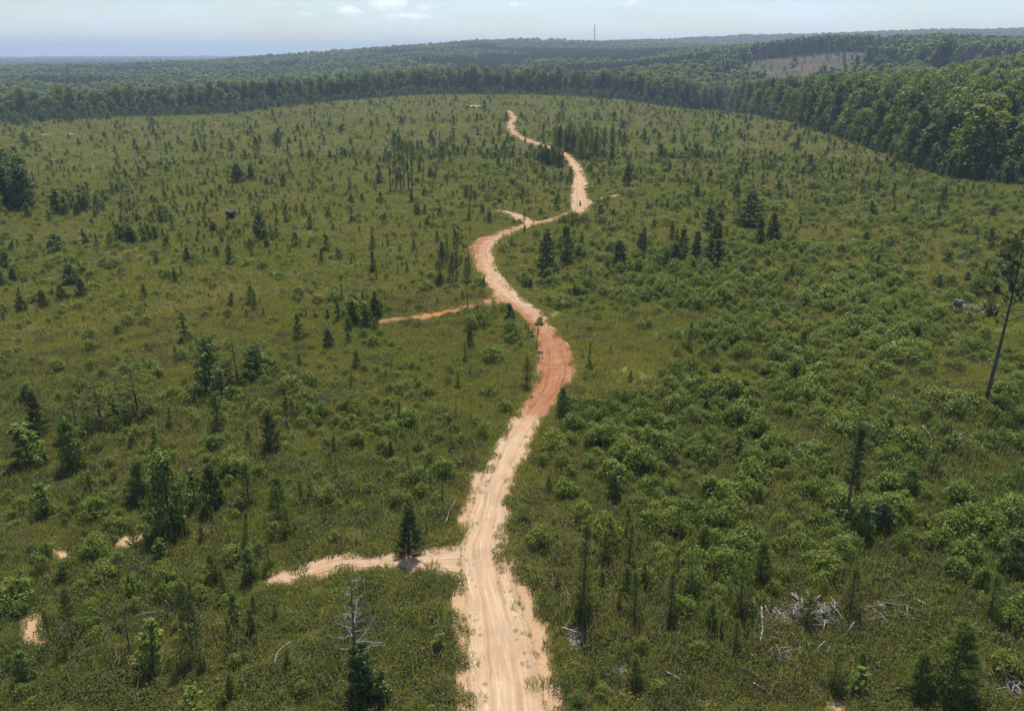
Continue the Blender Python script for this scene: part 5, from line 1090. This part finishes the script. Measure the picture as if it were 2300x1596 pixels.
for i in ind:
    pine = rng.random() < (.09 if fu[i] > 1550 else .2); kd = 'woodpine' if pine else 'wood'; var = int(rng.integers(0, len(PR[kd]))); hh = (14.5 + 12 * rng.random()) * (1.0 if fu[i] > 1500 else .95)
    if fr[i] == 0: hh *= .82
    if fu[i] < 1450: hh *= min(1, ((.72 if fu[i] < 720 else .62) + .12 * fr[i]) * (.62 + .5 * rng.random()))
    if not pine and fu[i] < 1450: var = (0, 2, 4, 5, 2)[var % 5]
    ph = wl[int(np.argmin([abs(q[0] - fu[i]) for q in wl]))][1]; rowp = 'front' if fr[i] == 0 else 'second row' if fr[i] == 1 else 'inner'
    tone = 'tall pine' if pine else ['green', 'green', 'bright green', 'dark green', 'green', 'bright green'][var] + ' broadleaf tree'
    wrows.append((rowp + ' ' + tone, ph, fu[i])); wobs.append(plant(kd, var, fx[i], fy[i], fz[i] - .2, hh / PR[kd][var].h, rng.random() * 6.28, 'woodland_pine' if pine else 'woodland_tree', 'tree', 'pine' if pine else 'tree', 'trees along the wood edge', True, .85 + .35 * rng.random()))
for o_, lb in zip(wobs, label_by_place(wrows, lambda a, b, n, c: '%s %s' % (a, b) if c == 1 else '%s %s, %s from left' % (a, b, ordinal(n)))): o_['label'] = lb
for u, v, vt, lb in [(2180, 400, 232, 'broad bright crowned tree standing out from the dark woods'), (2105, 195, 78, 'dark emergent tree high on the wooded rise'), (2060, 180, 100, 'tall tree on the wooded rise beside the emergent one'), (1965, 200, 122, 'tall open tree at the edge of the logged slope')]:
    p, z, h = height_to(u, v, vt); kd = 'wood'; var = 2 if v > 300 else 3; plant(kd, var, p[0], p[1], z, h / PR[kd][var].h, 1.0, 'woodland_tree', lb, 'tree', None, True, 1.35)
# shrubs and vines that close the foot of the wood edge
n = 3400; a = (rng.random(n) * 2 - 1) * .63; a[2600:] = -.63 + .75 * rng.random(800); R = edge_R(a) + rng.normal(size=n) * 3.0 - 1.5; R[2600:] -= 60 * rng.random(800) ** 1.6; ux, uy = np.sin(a) * R, np.cos(a) * R; uz = H(ux, uy)
ms = [q.joined for q in PR['young'] + PR['dense']]; s = .45 + .9 * rng.random(n) ** 1.4
scatter('wood_edge_undergrowth', ms, np.stack([ux, uy, uz], 1), s, rng.random(n) * 6.28, rng.integers(0, len(ms), n), 'dense undergrowth along the wood edge')
# the rest of the woods
def stands(x, y):
    R = np.hypot(x, y); az_ = np.arctan2(x, y); q = perlin(az_ * 5 + 3, R / 330, 95) + .5 * perlin(az_ * 14, R / 150, 96)
    c_ = np.exp(-((az_ - .04) / .22) ** 2) * np.exp(-((R - 1750) / 480) ** 2) * .9 + np.exp(-((az_ - .1) / .14) ** 2) * np.exp(-((R - 1150) / 120) ** 2) * .7 + np.exp(-((az_ + .5) / .25) ** 2) * np.exp(-((R - 2250) / 200) ** 2) * .7
    return q + c_ > np.where(R < 1000, .75, .42)
def forest(name, n, R0, R1, sc, label, mesh_b, mesh_p, extra=None):
    x, y = forest_pts(n, R0, R1)
    if R0 < 900: k = np.hypot(x, y) > edge_R(np.arctan2(x, y)) + 40; x, y = x[k], y[k]
    if extra is not None: x = np.concatenate([x, extra[0]]); y = np.concatenate([y, extra[1]])
    z = H(x, y); pn = stands(x, y); ms = mesh_b + mesh_p; idx = np.where(pn, len(mesh_b) + rng.integers(0, len(mesh_p), len(x)), rng.integers(0, len(mesh_b), len(x)))
    hh = (.82 + .32 * rng.random(len(x))) * np.where(pn, .92, 1.0); s = sc * (.85 + .35 * rng.random(len(x)))
    scatter(name, ms, np.stack([x, y, z - .3], 1), np.stack([s, s, hh], 1), rng.random(len(x)) * 6.28, idx, label); return len(x)
wm, wpm = [q.joined for q in PR['wood']], [q.joined for q in PR['woodpine']]; fm, fpm = [q.joined for q in FAR], [q.joined for q in FARP]
f1 = forest('woods', 9500, 250, 800, 1.0, 'mixed woods behind the front rows', wm, wpm, (fx[rest_f], fy[rest_f]))
f2 = forest('woods', 17000, 800, 1300, 1.05, 'mixed woods in the valley', fm, fpm)
f3 = forest('distant_forest', 34000, 1300, 2500, 1.2, 'distant forest and pine stands', fm, fpm)
f4 = forest('distant_forest', 26000, 2500, 4600, 1.9, 'hazy forest on the far hills', fm, fpm)
f5 = forest('distant_forest', 9000, 4600, 9000, 4.0, 'blue forest on the farthest plain', fm[:2], fpm[:1])
# scattered trees left on the logged hillside
cxx, cyy = sector(60000, 760, 1350, .62); k = (clearcut(cxx, cyy) > .3) & (rng.random(len(cxx)) < .10 * (1 + perlin(cxx / 30, cyy / 30, 78))); cxx, cyy = cxx[k], cyy[k]
scatter('hillside_saplings', [q.joined for q in PR['young'] + PR['dense']], np.stack([cxx, cyy, H(cxx, cyy)], 1), .25 + 1.6 * rng.random(len(cxx)) ** 7, rng.random(len(cxx)) * 6.28, rng.integers(0, 10, len(cxx)), 'scattered trees on the logged hillside')

# ------------------------------------------------------------------ haze: the air itself
zmin = float(Z.min()) - 1.0; ztop = float(Z.max()) + 40.0
hz = MB(); box(hz, (0, 0, (zmin + ztop) / 2), (25400, 25400, ztop - zmin)); hme = hz.mesh('haze', [])
hm_ = mat('haze_air'); vp = N(hm_.node_tree, 'ShaderNodeVolumePrincipled'); vp.inputs['Color'].default_value = (.52, .67, .88, 1); vp.inputs['Density'].default_value = 1.65e-4; vp.inputs['Anisotropy'].default_value = .2
link(hm_, vp.outputs[0], N(hm_.node_tree, 'ShaderNodeOutputMaterial').inputs['Volume']); hme.materials.append(hm_)
tag(obj('haze', hme), 'pale summer haze over the land', kind='stuff')
print('counts', n_p, n_y, n_s, c1, c2, c3, c4, f1, f2, f3, f4, f5, 'objects', len(bpy.data.objects), 'tris', sum(len(m.loops) for m in bpy.data.meshes if m.users) // 3)
